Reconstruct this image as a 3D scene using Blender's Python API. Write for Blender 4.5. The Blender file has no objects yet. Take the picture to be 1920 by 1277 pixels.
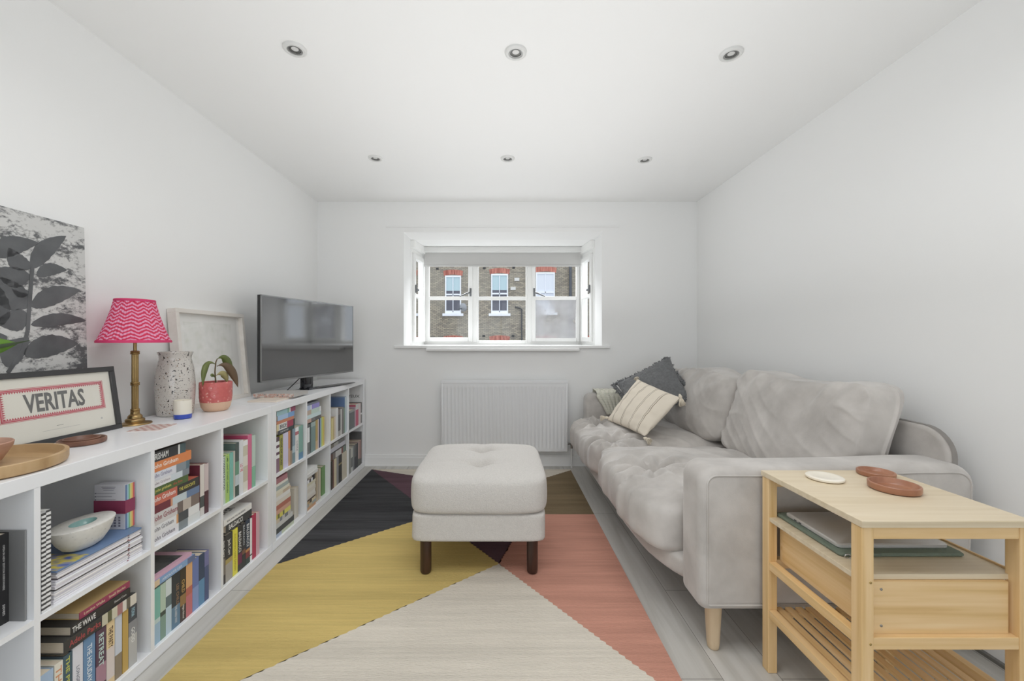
import bpy, bmesh, math, random
from mathutils import Vector, Matrix, noise
random.seed(7)
C = bpy.context.scene.collection
SC = bpy.context.scene
PI = math.pi
# ---------------------------------------------------------------- camera, world, light, exposure
F = 768.0; CX = 941.0; CY = 637.0; H = 1.11          # focal length in px of a 1920 frame, vanishing point, eye height
cam = bpy.data.cameras.new('camera'); cam.lens = F/1920*36; cam.sensor_width = 36
cam.shift_x = 19/1920; cam.shift_y = -1.5/1920; cam.clip_start = .02; cam.clip_end = 200
co = bpy.data.objects.new('camera', cam); C.objects.link(co)
co.location = (0, 0, H); co.rotation_euler = (PI/2, 0, 0); SC.camera = co
w = bpy.data.worlds.new('overcast_sky'); SC.world = w; w.use_nodes = True
w.node_tree.nodes['Background'].inputs[0].default_value = (.86, .93, 1, 1)
w.node_tree.nodes['Background'].inputs[1].default_value = 1.25
def area(name, loc, rot, sx, sy, power, col=(1, 1, 1)):
    l = bpy.data.lights.new(name, 'AREA'); l.shape = 'RECTANGLE'; l.size = sx; l.size_y = sy; l.energy = power; l.color = col
    o = bpy.data.objects.new(name, l); C.objects.link(o); o.location = loc; o.rotation_euler = rot; return o
area('sky_over_bay', (0, 5.9, 3.6), (math.radians(-52), 0, 0), 3.2, 2.0, 255.0, (.97, .985, 1))       # bright sky above the street side
area('rear_fill', (0.05, -2.55, 1.35), (math.radians(90), 0, 0), 2.6, 1.9, 6.0, (.98, .99, 1)) # fill lamp added behind the camera at the assumed rear opening
area('ceiling_fill_uplight', (0.05, 1.9, 1.3), (math.radians(180), 0, 0), 2.0, 2.5, 10.0, (.975, .988, 1))   # added uplight over the room brightening the ceiling, unseen from below
area('overhead_fill', (0.05, .88, 2.31), (math.radians(4), 0, 0), 2.0, 1.0, 16.5, (.985, .99, 1)).data.spread = math.radians(155)       # downward fill lamp added just out of view, no real fitting
SC.view_settings.view_transform = 'Standard'; SC.view_settings.look = 'None'
SC.view_settings.gamma = 1; SC.view_settings.use_curve_mapping = False
SC.view_settings.exposure = 0.28
SC.cycles.max_bounces = 10; SC.cycles.diffuse_bounces = 6; SC.cycles.transparent_max_bounces = 12
SC.cycles.use_denoising = True
SC.cycles.sample_clamp_indirect = 4
# ---------------------------------------------------------------- materials
def s2l(c):
    return tuple((v/255/12.92 if v/255 <= .04045 else ((v/255+.055)/1.055)**2.4) for v in c)
MC = {}
def mat(name, col, rough=.6, metal=0, bump=0, bscale=200, var=0, vscale=5, sheen=0, stretch=(1, 1, 1), spec=.5, coat=0):
    if name in MC: return MC[name]
    m = bpy.data.materials.new(name); m.use_nodes = True; nt = m.node_tree; N = nt.nodes; L = nt.links
    b = N['Principled BSDF']; lc = (*s2l(col), 1)
    b.inputs['Base Color'].default_value = lc; b.inputs['Roughness'].default_value = rough
    b.inputs['Metallic'].default_value = metal; b.inputs['Specular IOR Level'].default_value = spec
    b.inputs['Coat Weight'].default_value = coat
    if sheen: b.inputs['Sheen Weight'].default_value = sheen; b.inputs['Sheen Roughness'].default_value = .35
    if bump or var:
        tc = N.new('ShaderNodeTexCoord'); mp = N.new('ShaderNodeMapping'); mp.inputs['Scale'].default_value = stretch
        L.new(tc.outputs['Object'], mp.inputs[0])
    if bump:
        n = N.new('ShaderNodeTexNoise'); n.inputs['Scale'].default_value = bscale; n.inputs['Detail'].default_value = 4
        L.new(mp.outputs[0], n.inputs['Vector'])
        bp = N.new('ShaderNodeBump'); bp.inputs['Strength'].default_value = bump; bp.inputs['Distance'].default_value = .004
        L.new(n.outputs[0], bp.inputs['Height']); L.new(bp.outputs[0], b.inputs['Normal'])
    if var:
        n = N.new('ShaderNodeTexNoise'); n.inputs['Scale'].default_value = vscale; n.inputs['Detail'].default_value = 6
        L.new(mp.outputs[0], n.inputs['Vector'])
        r = N.new('ShaderNodeValToRGB'); r.color_ramp.elements[0].position = .3; r.color_ramp.elements[1].position = .7
        r.color_ramp.elements[0].color = (*[v*(1-var) for v in lc[:3]], 1); r.color_ramp.elements[1].color = (*[min(1, v*(1+var)) for v in lc[:3]], 1)
        L.new(n.outputs[0], r.inputs[0]); L.new(r.outputs[0], b.inputs['Base Color'])
    MC[name] = m; return m
def nodes(name):
    m = bpy.data.materials.new(name); m.use_nodes = True; MC[name] = m
    return m, m.node_tree.nodes, m.node_tree.links, m.node_tree.nodes['Principled BSDF']
def ink(col, rough=.55):
    g = .3*col[0]+.59*col[1]+.11*col[2]; col = [255*((v+(g-v)*.16)/255)**.86 for v in col]
    return mat('ink_%02x%02x%02x_%d' % (*[int(v) for v in col], int(rough*100)), col, rough)
WALL = mat('wall_paint', (243, 243, 242), .85, bump=.05, bscale=60)
CEIL = mat('ceiling_paint', (246, 246, 245), .9)
GLOSSW = mat('white_gloss_woodwork', (244, 244, 243), .35)
SHELF = mat('white_foil_shelving', (240, 241, 243), .3)
UPVC = mat('white_window_paint', (245, 245, 243), .35)
BLACKM = mat('black_satin_frame', (62, 62, 63), .45)
CHROME = mat('chrome', (190, 190, 190), .2, metal=1)
PAPER = mat('book_pages', (226, 214, 194), .9, bump=.5, bscale=60, stretch=(1, 1, 12))
PAPERW = mat('white_pages', (236, 234, 228), .9, bump=.4, bscale=60, stretch=(1, 1, 12))
def glass_mat(name='window_glass', refl=1.0, refl_haze=0):
    m = bpy.data.materials.new(name); m.use_nodes = True; N = m.node_tree.nodes; L = m.node_tree.links
    N.remove(N['Principled BSDF']); out = N['Material Output']
    t = N.new('ShaderNodeBsdfTransparent'); g = N.new('ShaderNodeBsdfGlossy'); g.inputs['Roughness'].default_value = 0.0
    f = N.new('ShaderNodeFresnel'); f.inputs[0].default_value = 1.45
    mu = N.new('ShaderNodeMath'); mu.operation = 'MULTIPLY'; mu.inputs[1].default_value = refl; L.new(f.outputs[0], mu.inputs[0])
    ge = N.new('ShaderNodeNewGeometry'); iv = N.new('ShaderNodeMath'); iv.operation = 'SUBTRACT'; iv.inputs[0].default_value = 1; L.new(ge.outputs['Backfacing'], iv.inputs[1])
    m3 = N.new('ShaderNodeMath'); m3.operation = 'MULTIPLY'; m3.use_clamp = True; L.new(mu.outputs[0], m3.inputs[0]); L.new(iv.outputs[0], m3.inputs[1])   # only the outer face of the thin sheet mirrors
    mx = N.new('ShaderNodeMixShader'); L.new(m3.outputs[0], mx.inputs[0]); L.new(t.outputs[0], mx.inputs[1]); L.new(g.outputs[0], mx.inputs[2])
    last = mx
    if refl_haze:  # milky reflection painted into the glass as patchy grey diffuse
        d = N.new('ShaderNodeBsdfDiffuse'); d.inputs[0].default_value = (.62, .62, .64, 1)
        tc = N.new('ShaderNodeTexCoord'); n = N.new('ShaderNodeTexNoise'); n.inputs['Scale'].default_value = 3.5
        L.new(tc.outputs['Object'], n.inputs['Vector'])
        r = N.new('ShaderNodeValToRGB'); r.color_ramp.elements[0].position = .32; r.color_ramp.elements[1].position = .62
        r.color_ramp.elements[0].color = (refl_haze*.3,)*3+(1,); r.color_ramp.elements[1].color = (refl_haze,)*3+(1,)
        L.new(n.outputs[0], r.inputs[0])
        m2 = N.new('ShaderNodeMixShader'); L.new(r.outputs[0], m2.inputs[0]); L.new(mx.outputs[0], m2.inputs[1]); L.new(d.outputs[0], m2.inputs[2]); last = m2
    L.new(last.outputs[0], out.inputs[0]); MC[name] = m; return m
GLASS = glass_mat(); HAZE_GLASS = glass_mat('reflection_haze_glass', 1, .72); PICGLASS = glass_mat('picture_glass', 1.0)  # second glass carries the painted reflection haze of one casement pane
def ramp_mat(name, stops, tex='noise', scale=5, detail=6, stretch=(1, 1, 1), rough=.6, bump=0, coord='Object', interp='LINEAR', dist=0, spec=.5, nrough=.5):
    m, N, L, b = nodes(name)
    tc = N.new('ShaderNodeTexCoord'); mp = N.new('ShaderNodeMapping'); mp.inputs['Scale'].default_value = stretch
    L.new(tc.outputs[coord], mp.inputs[0])
    if tex == 'noise':
        n = N.new('ShaderNodeTexNoise'); n.inputs['Scale'].default_value = scale; n.inputs['Detail'].default_value = detail; n.inputs['Distortion'].default_value = dist; n.inputs['Roughness'].default_value = nrough; o = n.outputs[0]
    elif tex == 'voronoi':
        n = N.new('ShaderNodeTexVoronoi'); n.inputs['Scale'].default_value = scale; o = n.outputs['Distance']
    else:
        n = N.new('ShaderNodeTexWave'); n.inputs['Scale'].default_value = scale; n.inputs['Distortion'].default_value = dist; n.inputs['Detail'].default_value = detail; n.bands_direction = tex; o = n.outputs[0]
    L.new(mp.outputs[0], n.inputs['Vector'])
    r = N.new('ShaderNodeValToRGB'); r.color_ramp.interpolation = interp
    el = r.color_ramp.elements
    while len(el) > 1: el.remove(el[-1])
    el[0].position = stops[0][0]; el[0].color = (*s2l(stops[0][1]), 1)
    for p, c in stops[1:]:
        e = el.new(p); e.color = (*s2l(c), 1)
    L.new(o, r.inputs[0]); L.new(r.outputs[0], b.inputs['Base Color']); b.inputs['Roughness'].default_value = rough; b.inputs['Specular IOR Level'].default_value = spec
    if bump:
        bp = N.new('ShaderNodeBump'); bp.inputs['Strength'].default_value = bump; bp.inputs['Distance'].default_value = .003
        L.new(o, bp.inputs['Height']); L.new(bp.outputs[0], b.inputs['Normal'])
    return m
def bamboo(name, axis):
    st = {'x': (2.2, 55, 55), 'y': (55, 2.2, 55), 'z': (55, 55, 2.2)}[axis]
    return ramp_mat(name, [(.2, (206, 164, 106)), (.42, (224, 188, 132)), (.6, (232, 198, 148)), (.8, (238, 210, 164))], scale=1, detail=3, stretch=st, rough=.45)
BAMX, BAMY, BAMZ = bamboo('bamboo_grain_across', 'x'), bamboo('bamboo_grain_deep', 'y'), bamboo('bamboo_grain_upright', 'z')
BAMTOP = ramp_mat('bamboo_top', [(.2, (206, 188, 156)), (.5, (218, 202, 174)), (.8, (224, 210, 184))], scale=1, detail=3, stretch=(2.5, 60, 60), rough=.4)
WOODT = ramp_mat('mango_wood', [(.2, (152, 118, 78)), (.5, (190, 158, 116)), (.8, (206, 176, 136))], scale=2.5, detail=5, stretch=(1, 9, 4), rough=.45)
WALNUT = ramp_mat('walnut_wood', [(.2, (92, 62, 50)), (.5, (120, 84, 68)), (.8, (140, 100, 80))], scale=3, detail=4, stretch=(1, 10, 4), rough=.4)
ACACIA = ramp_mat('acacia_wood', [(.2, (142, 94, 70)), (.5, (164, 114, 88)), (.8, (184, 136, 108))], scale=3, detail=4, stretch=(12, 1.5, 4), rough=.35)
# ---------------------------------------------------------------- mesh helpers
def link(name, me, m=None, parent=None, smooth=False, angle=None):
    o = bpy.data.objects.new(name, me); C.objects.link(o)
    if m is not None:
        for x in (m if isinstance(m, (list, tuple)) else [m]): me.materials.append(x)
    if smooth:
        for p in me.polygons: p.use_smooth = True
        if angle: me.set_sharp_from_angle(angle=math.radians(angle))
    if parent is not None: o.parent = parent
    return o
def obj(name, bm, m=None, parent=None, smooth=False, angle=None):
    me = bpy.data.meshes.new(name); bm.normal_update(); bm.to_mesh(me); bm.free()
    return link(name, me, m, parent, smooth, angle)
def pyd(name, v, f, m=None, parent=None, smooth=False, angle=None):
    me = bpy.data.meshes.new(name); me.from_pydata([tuple(x) for x in v], [], f); me.update()
    return link(name, me, m, parent, smooth, angle)
def tag(o, label=None, cat=None, group=None, kind=None):
    if label: o['label'] = label
    if cat: o['category'] = cat
    if group: o['group'] = group
    if kind: o['kind'] = kind
    return o
def thing(name, label, cat, loc=(0, 0, 0), rz=0, group=None):
    o = bpy.data.objects.new(name, None); C.objects.link(o); o.location = loc; o.rotation_euler = (0, 0, rz); o.empty_display_size = .05
    return tag(o, label, cat, group)
def bx(bm, x0, x1, y0, y1, z0, z1, mi=0, bev=0, seg=2, M=None):
    r = bmesh.ops.create_cube(bm, size=1); vs = r['verts']
    T = Matrix.Translation(((x0+x1)/2, (y0+y1)/2, (z0+z1)/2)) @ Matrix.Diagonal((abs(x1-x0), abs(y1-y0), abs(z1-z0), 1))
    bmesh.ops.transform(bm, matrix=T, verts=vs)
    fs = set(f for v in vs for f in v.link_faces)
    for f in fs: f.material_index = mi
    if bev:
        es = list(set(e for v in vs for e in v.link_edges))
        rr = bmesh.ops.bevel(bm, geom=es, offset=bev, segments=seg, affect='EDGES', profile=.5)
        vs = list(set(v for f in rr['faces'] for v in f.verts) | set(v for v in vs if v.is_valid))
        for f in rr['faces']: f.material_index = mi
    if M is not None: bmesh.ops.transform(bm, matrix=M, verts=[v for v in vs if v.is_valid])
    return vs
def box(name, x0, x1, y0, y1, z0, z1, m, parent=None, bev=0, seg=2):
    bm = bmesh.new(); bx(bm, x0, x1, y0, y1, z0, z1, 0, bev, seg)
    return obj(name, bm, m, parent, smooth=bev >= .004, angle=40)
def lathe_v(prof, n=40, cx=0, cy=0, rip=None):
    v, f = [], []
    for i, (r, z) in enumerate(prof):
        for k in range(n):
            a = 2*PI*k/n; rr = r*(1+(rip(a, i) if rip else 0)); v.append((cx+rr*math.cos(a), cy+rr*math.sin(a), z))
    for i in range(len(prof)-1):
        for k in range(n):
            a, b = i*n+k, i*n+(k+1) % n; f.append((a, b, b+n, a+n))
    return v, f
def lathe(name, prof, m, parent=None, n=40, cx=0, cy=0, cap=True, rip=None, angle=40, loc=None):
    v, f = lathe_v(prof, n, cx, cy, rip)
    if cap:
        if prof[0][0] > 1e-5: f.append(tuple(range(n-1, -1, -1)))
        if prof[-1][0] > 1e-5: f.append(tuple((len(prof)-1)*n+k for k in range(n)))
    o = pyd(name, v, f, m, parent, True, angle)
    if loc: o.location = loc
    return o
def tube_v(pts, r, n=10, cap=True):
    pts = [Vector(p) for p in pts]; v, f = [], []
    rs = r if isinstance(r, (list, tuple)) else [r]*len(pts)
    up = Vector((0, 0, 1)); t0 = (pts[1]-pts[0]).normalized()
    if abs(t0.dot(up)) > .95: up = Vector((1, 0, 0))
    u = t0.cross(up).normalized()
    for i, p in enumerate(pts):
        t = (pts[min(i+1, len(pts)-1)]-pts[max(i-1, 0)]).normalized()
        u = (u-t*u.dot(t)).normalized(); w_ = t.cross(u)
        for k in range(n):
            a = 2*PI*k/n; v.append(p+(u*math.cos(a)+w_*math.sin(a))*rs[i])
    for i in range(len(pts)-1):
        for k in range(n):
            a, b = i*n+k, i*n+(k+1) % n; f.append((a, b, b+n, a+n))
    if cap: f.append(tuple(range(n-1, -1, -1))); f.append(tuple((len(pts)-1)*n+k for k in range(n)))
    return v, f
def tube(name, pts, r, m, parent=None, n=10):
    v, f = tube_v(pts, r, n); return pyd(name, v, f, m, parent, True, 60)
def join_v(parts):
    V, Fs = [], []
    for v, f in parts:
        o = len(V); V += list(v); Fs += [tuple(i+o for i in q) for q in f]
    return V, Fs
def superbox(hx, hy, hz, k=6, n=24, fn=None):
    """rounded box of half sizes hx,hy,hz; fn(p_unit, p) -> p displaced"""
    bm = bmesh.new(); idx = {}
    def vert(x, y, z):
        key = (round(x, 5), round(y, 5), round(z, 5))
        if key not in idx:
            s = (abs(x)**k+abs(y)**k+abs(z)**k)**(1/k); u = Vector((x/s, y/s, z/s))
            p = Vector((u.x*hx, u.y*hy, u.z*hz))
            if fn: p = fn(u, p)
            idx[key] = bm.verts.new(p)
        return idx[key]
    g = [math.tan((-1+2*i/n)*PI/4)*.35+(-1+2*i/n)*.65 for i in range(n+1)]
    for ax in range(3):
        for s in (-1, 1):
            for i in range(n):
                for j in range(n):
                    q = []
                    for a, b in ((i, j), (i+1, j), (i+1, j+1), (i, j+1)):
                        c = [0, 0, 0]; c[ax] = s; c[(ax+1) % 3] = g[a]; c[(ax+2) % 3] = g[b]; q.append(vert(*c))
                    if s < 0: q.reverse()
                    bm.faces.new(q)
    return bm
def nz(x, y, z=0): return noise.noise(Vector((x, y, z)))
def P(px, py, Y): return Vector(((px-CX)/F*Y, Y, H-(py-CY)/F*Y))
def text_mesh(s, bold=.012):
    cu = bpy.data.curves.new('lettering', 'FONT'); cu.body = s; cu.size = 1; cu.resolution_u = 2; cu.extrude = .004; cu.offset = bold
    o = bpy.data.objects.new('lettering', cu); C.objects.link(o)
    dg = bpy.context.evaluated_depsgraph_get(); dg.update()
    me = bpy.data.meshes.new_from_object(o.evaluated_get(dg)); bpy.data.objects.remove(o); bpy.data.curves.remove(cu)
    return me
def lettering(name, s, center, right, up, length, height, m, parent, bold=.012):
    """letters fitted into length x height, centred on a point of a surface"""
    me = text_mesh(s, bold); co_ = [v.co for v in me.vertices]
    if not co_: return None
    x0, x1 = min(c.x for c in co_), max(c.x for c in co_); y0, y1 = min(c.y for c in co_), max(c.y for c in co_)
    sx = length/(x1-x0); sy = height/(y1-y0); R, U = Vector(right).normalized(), Vector(up).normalized(); Nn = R.cross(U)
    cc = Vector(center)
    for v in me.vertices:
        c = v.co; v.co = cc+R*((c.x-(x0+x1)/2)*sx)+U*((c.y-(y0+y1)/2)*sy)+Nn*(.0003+c.z*.04)
    return link(name, me, m, parent)
def struct(name, o_or_bm, m=None, **k):
    o = obj(name, o_or_bm, m, **k) if isinstance(o_or_bm, bmesh.types.BMesh) else o_or_bm
    return tag(o, kind='structure')

# ---------------------------------------------------------------- room shell
XL, XR, YB, ZC = -1.626, 1.72, 3.609, 2.327
YF = -2.3; YW = 3.885; YG = 4.28
def floor_mat():
    m, N, L, b = nodes('grey_oak_laminate')
    tc = N.new('ShaderNodeTexCoord'); mp = N.new('ShaderNodeMapping'); mp.inputs['Rotation'].default_value = (0, 0, PI/2); mp.inputs['Location'].default_value = (.06, .045, 0)
    L.new(tc.outputs['Object'], mp.inputs[0])
    br = N.new('ShaderNodeTexBrick'); br.inputs['Scale'].default_value = 1; br.inputs['Brick Width'].default_value = 1.28; br.inputs['Row Height'].default_value = .192
    br.inputs['Mortar Size'].default_value = .0011; br.offset = .37
    br.inputs['Color1'].default_value = (*s2l((198, 196, 191)), 1); br.inputs['Color2'].default_value = (*s2l((207, 205, 200)), 1); br.inputs['Mortar'].default_value = (*s2l((120, 116, 110)), 1)
    L.new(mp.outputs[0], br.inputs['Vector'])
    mp2 = N.new('ShaderNodeMapping'); mp2.inputs['Scale'].default_value = (26, 1.6, 1); L.new(tc.outputs['Object'], mp2.inputs[0])
    n = N.new('ShaderNodeTexNoise'); n.inputs['Scale'].default_value = 1; n.inputs['Detail'].default_value = 6; n.inputs['Distortion'].default_value = .6; L.new(mp2.outputs[0], n.inputs['Vector'])
    r = N.new('ShaderNodeValToRGB'); r.color_ramp.elements[0].position = .3; r.color_ramp.elements[0].color = (.80, .79, .77, 1); r.color_ramp.elements[1].position = .65; r.color_ramp.elements[1].color = (1, 1, 1, 1)
    L.new(n.outputs[0], r.inputs[0])
    mx = N.new('ShaderNodeMixRGB'); mx.blend_type = 'MULTIPLY'; mx.inputs[0].default_value = 1; L.new(br.outputs[0], mx.inputs[1]); L.new(r.outputs[0], mx.inputs[2])
    L.new(mx.outputs[0], b.inputs['Base Color']); b.inputs['Roughness'].default_value = .42
    return m
bm = bmesh.new(); bx(bm, XL-.1, XR+.1, YF-.1, YB+.02, -.06, 0); struct('floor', bm, floor_mat())
bm = bmesh.new(); bx(bm, XL-.1, XR+.1, YF-.1, YW, ZC, ZC+.1); struct('ceiling', bm, CEIL)
bm = bmesh.new(); bx(bm, XL-.12, XL, YF-.1, YW, -.05, ZC+.02); struct('wall_left', bm, WALL)
bm = bmesh.new(); bx(bm, XR, XR+.12, YF-.1, YW, -.05, ZC+.02); struct('wall_right', bm, WALL)
WX0, WX1, WZ0, WZ1 = -.865, .881, 1.052, 2.057
bm = bmesh.new()
bx(bm, XL, WX0, YB, YW, -.05, ZC+.02); bx(bm, WX1, XR, YB, YW, -.05, ZC+.02)
bx(bm, WX0, WX1, YB, YW, -.05, WZ0); bx(bm, WX0, WX1, YB, YW, WZ1, ZC+.02)
struct('wall_back', bm, WALL)
bm = bmesh.new()   # wall behind the camera with a wide glazed opening
bx(bm, XL, -1.25, YF-.12, YF, -.05, ZC); bx(bm, 1.35, XR, YF-.12, YF, -.05, ZC); bx(bm, -1.25, 1.35, YF-.12, YF, 2.15, ZC); bx(bm, -1.25, 1.35, YF-.12, YF, -.05, .1)
struct('wall_front', bm, WALL)
w4 = tag(thing('window_4', None, None, (0, 0, 0)), kind='structure')
bm = bmesh.new()
for a in (-1.25, -.05, 1.29): bx(bm, a, a+.06, YF-.09, YF-.03, .1, 2.15)
bx(bm, -1.25, 1.35, YF-.09, YF-.03, .1, .16); bx(bm, -1.25, 1.35, YF-.09, YF-.03, 2.09, 2.15)
obj('window_frame', bm, UPVC, w4)
# skirting boards
def skirting(name, prof_fn):
    bm = bmesh.new(); prof_fn(bm); struct(name, bm, GLOSSW)
skirting('baseboard_back', lambda b: (bx(b, XL, XR, YB-.016, YB, 0, .078), bx(b, XL, XR, YB-.011, YB, .078, .098), bx(b, XL, XR, YB-.019, YB, 0, .012)))
skirting('baseboard_right', lambda b: (bx(b, XR-.016, XR, YF, YB-.016, 0, .085), bx(b, XR-.010, XR, YF, YB-.016, .085, .115)))
skirting('baseboard_left', lambda b: (bx(b, XL, XL+.016, YF, YB-.016, 0, .085), bx(b, XL, XL+.010, YF, YB-.016, .085, .115)))
bm = bmesh.new(); bx(bm, XR-.03, XR-.016, YF, YB-.02, 0, .012); struct('trim_4', bm, mat('floor_edge_strip', (120, 118, 114), .5))
# bay
BX0, BX1 = -.805, .825
def slant(name, xa, xb, z0, z1, m, t=.05):
    s = -1 if xa < 0 else 1
    v = [(xa, YW, z0), (xb, YG, z0), (xb+s*t, YG, z0), (xa+s*t, YW, z0)]; v += [(a, b, z1) for a, b, _ in v]
    return pyd(name, v, [(0, 1, 2, 3)[::-1], (4, 5, 6, 7), (0, 1, 5, 4), (1, 2, 6, 5), (2, 3, 7, 6), (3, 0, 4, 7)], m)
bm = bmesh.new(); bx(bm, -.95, .97, YW-.02, YG+.1, WZ1, WZ1+.1); struct('ceiling_bay', bm, CEIL)
bm = bmesh.new(); bx(bm, -.95, .97, YW, YG+.1, WZ0-.08, WZ0); struct('floor_bay', bm, GLOSSW)
bm = bmesh.new(); bx(bm, -.86, .877, YB-.0, YG-.02, WZ0, WZ0+.006); bx(bm, -.945, .95, YB-.022, YB, 1.034, 1.058, bev=.004); bx(bm, -.66, .675, YB-.05, YB, 1.012, 1.036, bev=.004)
struct('trim_1', bm, GLOSSW)   # window board
bm = bmesh.new(); bx(bm, -1.02, 1.03, YB-.012, YB, 2.100, 2.108); struct('trim_2', bm, GLOSSW)
def ring(bm, x0, x1, z0, z1, t, y0, y1, tb=None, M=None, bars=()):
    tb = tb or t
    for a in ((x0, x0+t, z0, z1), (x1-t, x1, z0, z1), (x0+t, x1-t, z0, z0+tb), (x0+t, x1-t, z1-t, z1)) + tuple(bars):
        bx(bm, a[0], a[1], y0, y1, a[2], a[3], bev=.003, seg=1, M=M)
def pane(name, x0, x1, z0, z1, y, m, parent, M=None):
    bm = bmesh.new(); bx(bm, x0, x1, y, y+.004, z0, z1, M=M); return obj(name, bm, m, parent)
w1 = tag(thing('window_1', None, None), kind='structure')
bm = bmesh.new(); ring(bm, BX0-.03, BX1+.03, WZ0, WZ1, .05, YG, YG+.07)
for a, b in ((-.305, -.262), (.268, .315)): bx(bm, a, b, YG-.005, YG+.07, WZ0+.03, WZ1-.03, bev=.003, seg=1)
obj('window_frame', bm, UPVC, w1, True, 40)
for nm, x0, x1, z0, t, y, gm in (('casement_sash', -.80, -.305, 1.09, .045, YG-.022, GLASS), ('fixed_sash', -.262, .268, 1.075, .018, YG-.004, GLASS), ('casement_sash', .315, .81, 1.09, .036, YG-.022, HAZE_GLASS)):
    bm = bmesh.new(); ring(bm, x0, x1, z0, 2.02, t, y, y+.04, bars=((x0+t, x1-t, 1.524, 1.560),))
    s = obj(nm, bm, UPVC, w1, True, 40)
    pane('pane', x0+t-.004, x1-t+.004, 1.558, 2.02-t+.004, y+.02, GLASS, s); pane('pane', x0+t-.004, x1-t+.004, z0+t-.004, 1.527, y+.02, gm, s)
DM = mat('pewter_window_handle', (120, 122, 124), .35, metal=.8)
def handle(parent, p, d):
    bm = bmesh.new(); bx(bm, p[0]-.009, p[0]+.009, p[1]-.012, p[1], p[2]-.04, p[2]+.045, bev=.003)
    v = tube_v([(p[0], p[1]-.014, p[2]), (p[0]+d*.03, p[1]-.035, p[2]-.01), (p[0]+d*.11, p[1]-.04, p[2]-.045)], [.008, .009, .006], 8)
    V = [bm.verts.new(q) for q in v[0]]
    for q in v[1]: bm.faces.new([V[i] for i in q])
    return obj('handle', bm, DM, parent, True, 50)
handle(w1, (-.325, YG-.022, 1.60), -1); handle(w1, (.335, YG-.022, 1.60), 1)
for nm, s, xa, xb in (('window_2', -1, -.862, BX0), ('window_3', 1, .878, BX1)):
    wn = tag(thing(nm, None, None), kind='structure')
    L_ = math.hypot(xb-xa, YG-YW); d = Vector((xb-xa, YG-YW, 0)).normalized()
    M = Matrix(((d.x, s*abs(d.y), 0, xa), (d.y, s*abs(d.x)*(1 if s > 0 else -1)*-s*-1, 0, YW), (0, 0, 1, 0), (0, 0, 0, 1)))
    nrm = Vector((d.y, -d.x, 0)) * (1 if s > 0 else -1)        # outward
    M = Matrix(((d.x, nrm.x, 0, xa), (d.y, nrm.y, 0, YW), (0, 0, 1, 0), (0, 0, 0, 1)))
    bm = bmesh.new(); ring(bm, 0, L_, WZ0, WZ1-.07, .04, 0, .06, M=M); obj('window_frame', bm, UPVC, wn, True, 40)
    bm = bmesh.new(); ring(bm, .045, L_-.045, 1.09, 1.94, .045, -.02, .03, M=M, bars=((.09, L_-.09, 1.524, 1.556),)); sh = obj('casement_sash', bm, UPVC, wn, True, 40)
    pane('pane', .085, L_-.085, 1.55, 1.9, .0, GLASS, sh, M); pane('pane', .085, L_-.085, 1.13, 1.53, .0, GLASS, sh, M)
    bm = bmesh.new(); bx(bm, .06, .075, -.035, -.02, 1.56, 1.64, bev=.003, M=M); bx(bm, .05, .09, -.05, -.035, 1.58, 1.60, bev=.003, M=M); obj('handle', bm, DM, wn, True, 50)
    bm = bmesh.new(); bx(bm, 0, L_, -.035, .07, WZ1-.072, WZ1, bev=.006, M=M); obj('cornice', bm, UPVC, wn, True, 40)
# roller blind
bl = thing('roller_blind', 'pale grey roller blind rolled up under the head of the bay window', 'blind', (0, 4.2, 2.0))
def child_at(o, parent): o.parent = parent; o.matrix_parent_inverse = Matrix.Translation(parent.location).inverted(); return o
BLM = mat('blind_fabric', (196, 195, 193), .8, bump=.15, bscale=400)
child_at(box('cassette', -.80, .815, 4.155, 4.235, 2.0, 2.056, mat('blind_cassette', (222, 222, 220), .5), None, .01, 3), bl)
child_at(box('blind_fabric', -.795, .81, 4.195, 4.198, 1.875, 2.0, BLM), bl)
child_at(box('bottom_bar', -.795, .81, 4.190, 4.203, 1.858, 1.876, BLM, None, .004), bl)
# ---------------------------------------------------------------- recessed downlights
def downlight(x, y, label, tilt):
    t = thing('recessed_downlight', label, 'ceiling light', (x, y, ZC), 0, 'recessed ceiling downlights')
    DLW = mat('downlight_trim', (222, 222, 220), .35)
    lathe('bezel', [(.030, -.004), (.031, -.010), (.040, -.011), (.0455, -.007), (.047, 0)], DLW, t, 40, cap=False)
    lathe('inner_ring', [(.024, .002), (.024, -.006), (.0305, -.007), (.0305, -.001)], mat('downlight_ring', (170, 170, 168), .25, metal=.6), t, 32, cap=False)
    lathe('bulb', [(.0, -.0015), (.014, -.002), (.0235, -.001), (.024, 0)], mat('downlight_bulb', (222, 222, 220), .2), t, 28, cap=False)
    lathe('reflector', [(.0145, -.0025), (.0235, -.0035), (.0235, -.0022)], mat('downlight_reflector', (110, 110, 108), .2, metal=.3), t, 20, cap=False, rip=lambda a, i: .02*math.sin(10*a))
dl = [(-.865, 1.712, 'recessed ceiling downlight of the front row, nearest the left wall'),
      (.0586, 1.731, 'recessed ceiling downlight in the middle of the front row, above the ottoman'),
      (.974, 1.740, 'recessed ceiling downlight of the front row, above the sofa'),
      (-.846, 2.741, 'recessed ceiling downlight of the far row, above the television side'),
      (.039, 2.745, 'recessed ceiling downlight in the middle of the far row, before the bay window'),
      (.965, 2.765, 'recessed ceiling downlight of the far row, on the right above the cushions')]
for a in dl: downlight(a[0], a[1], a[2], 0)
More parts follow.
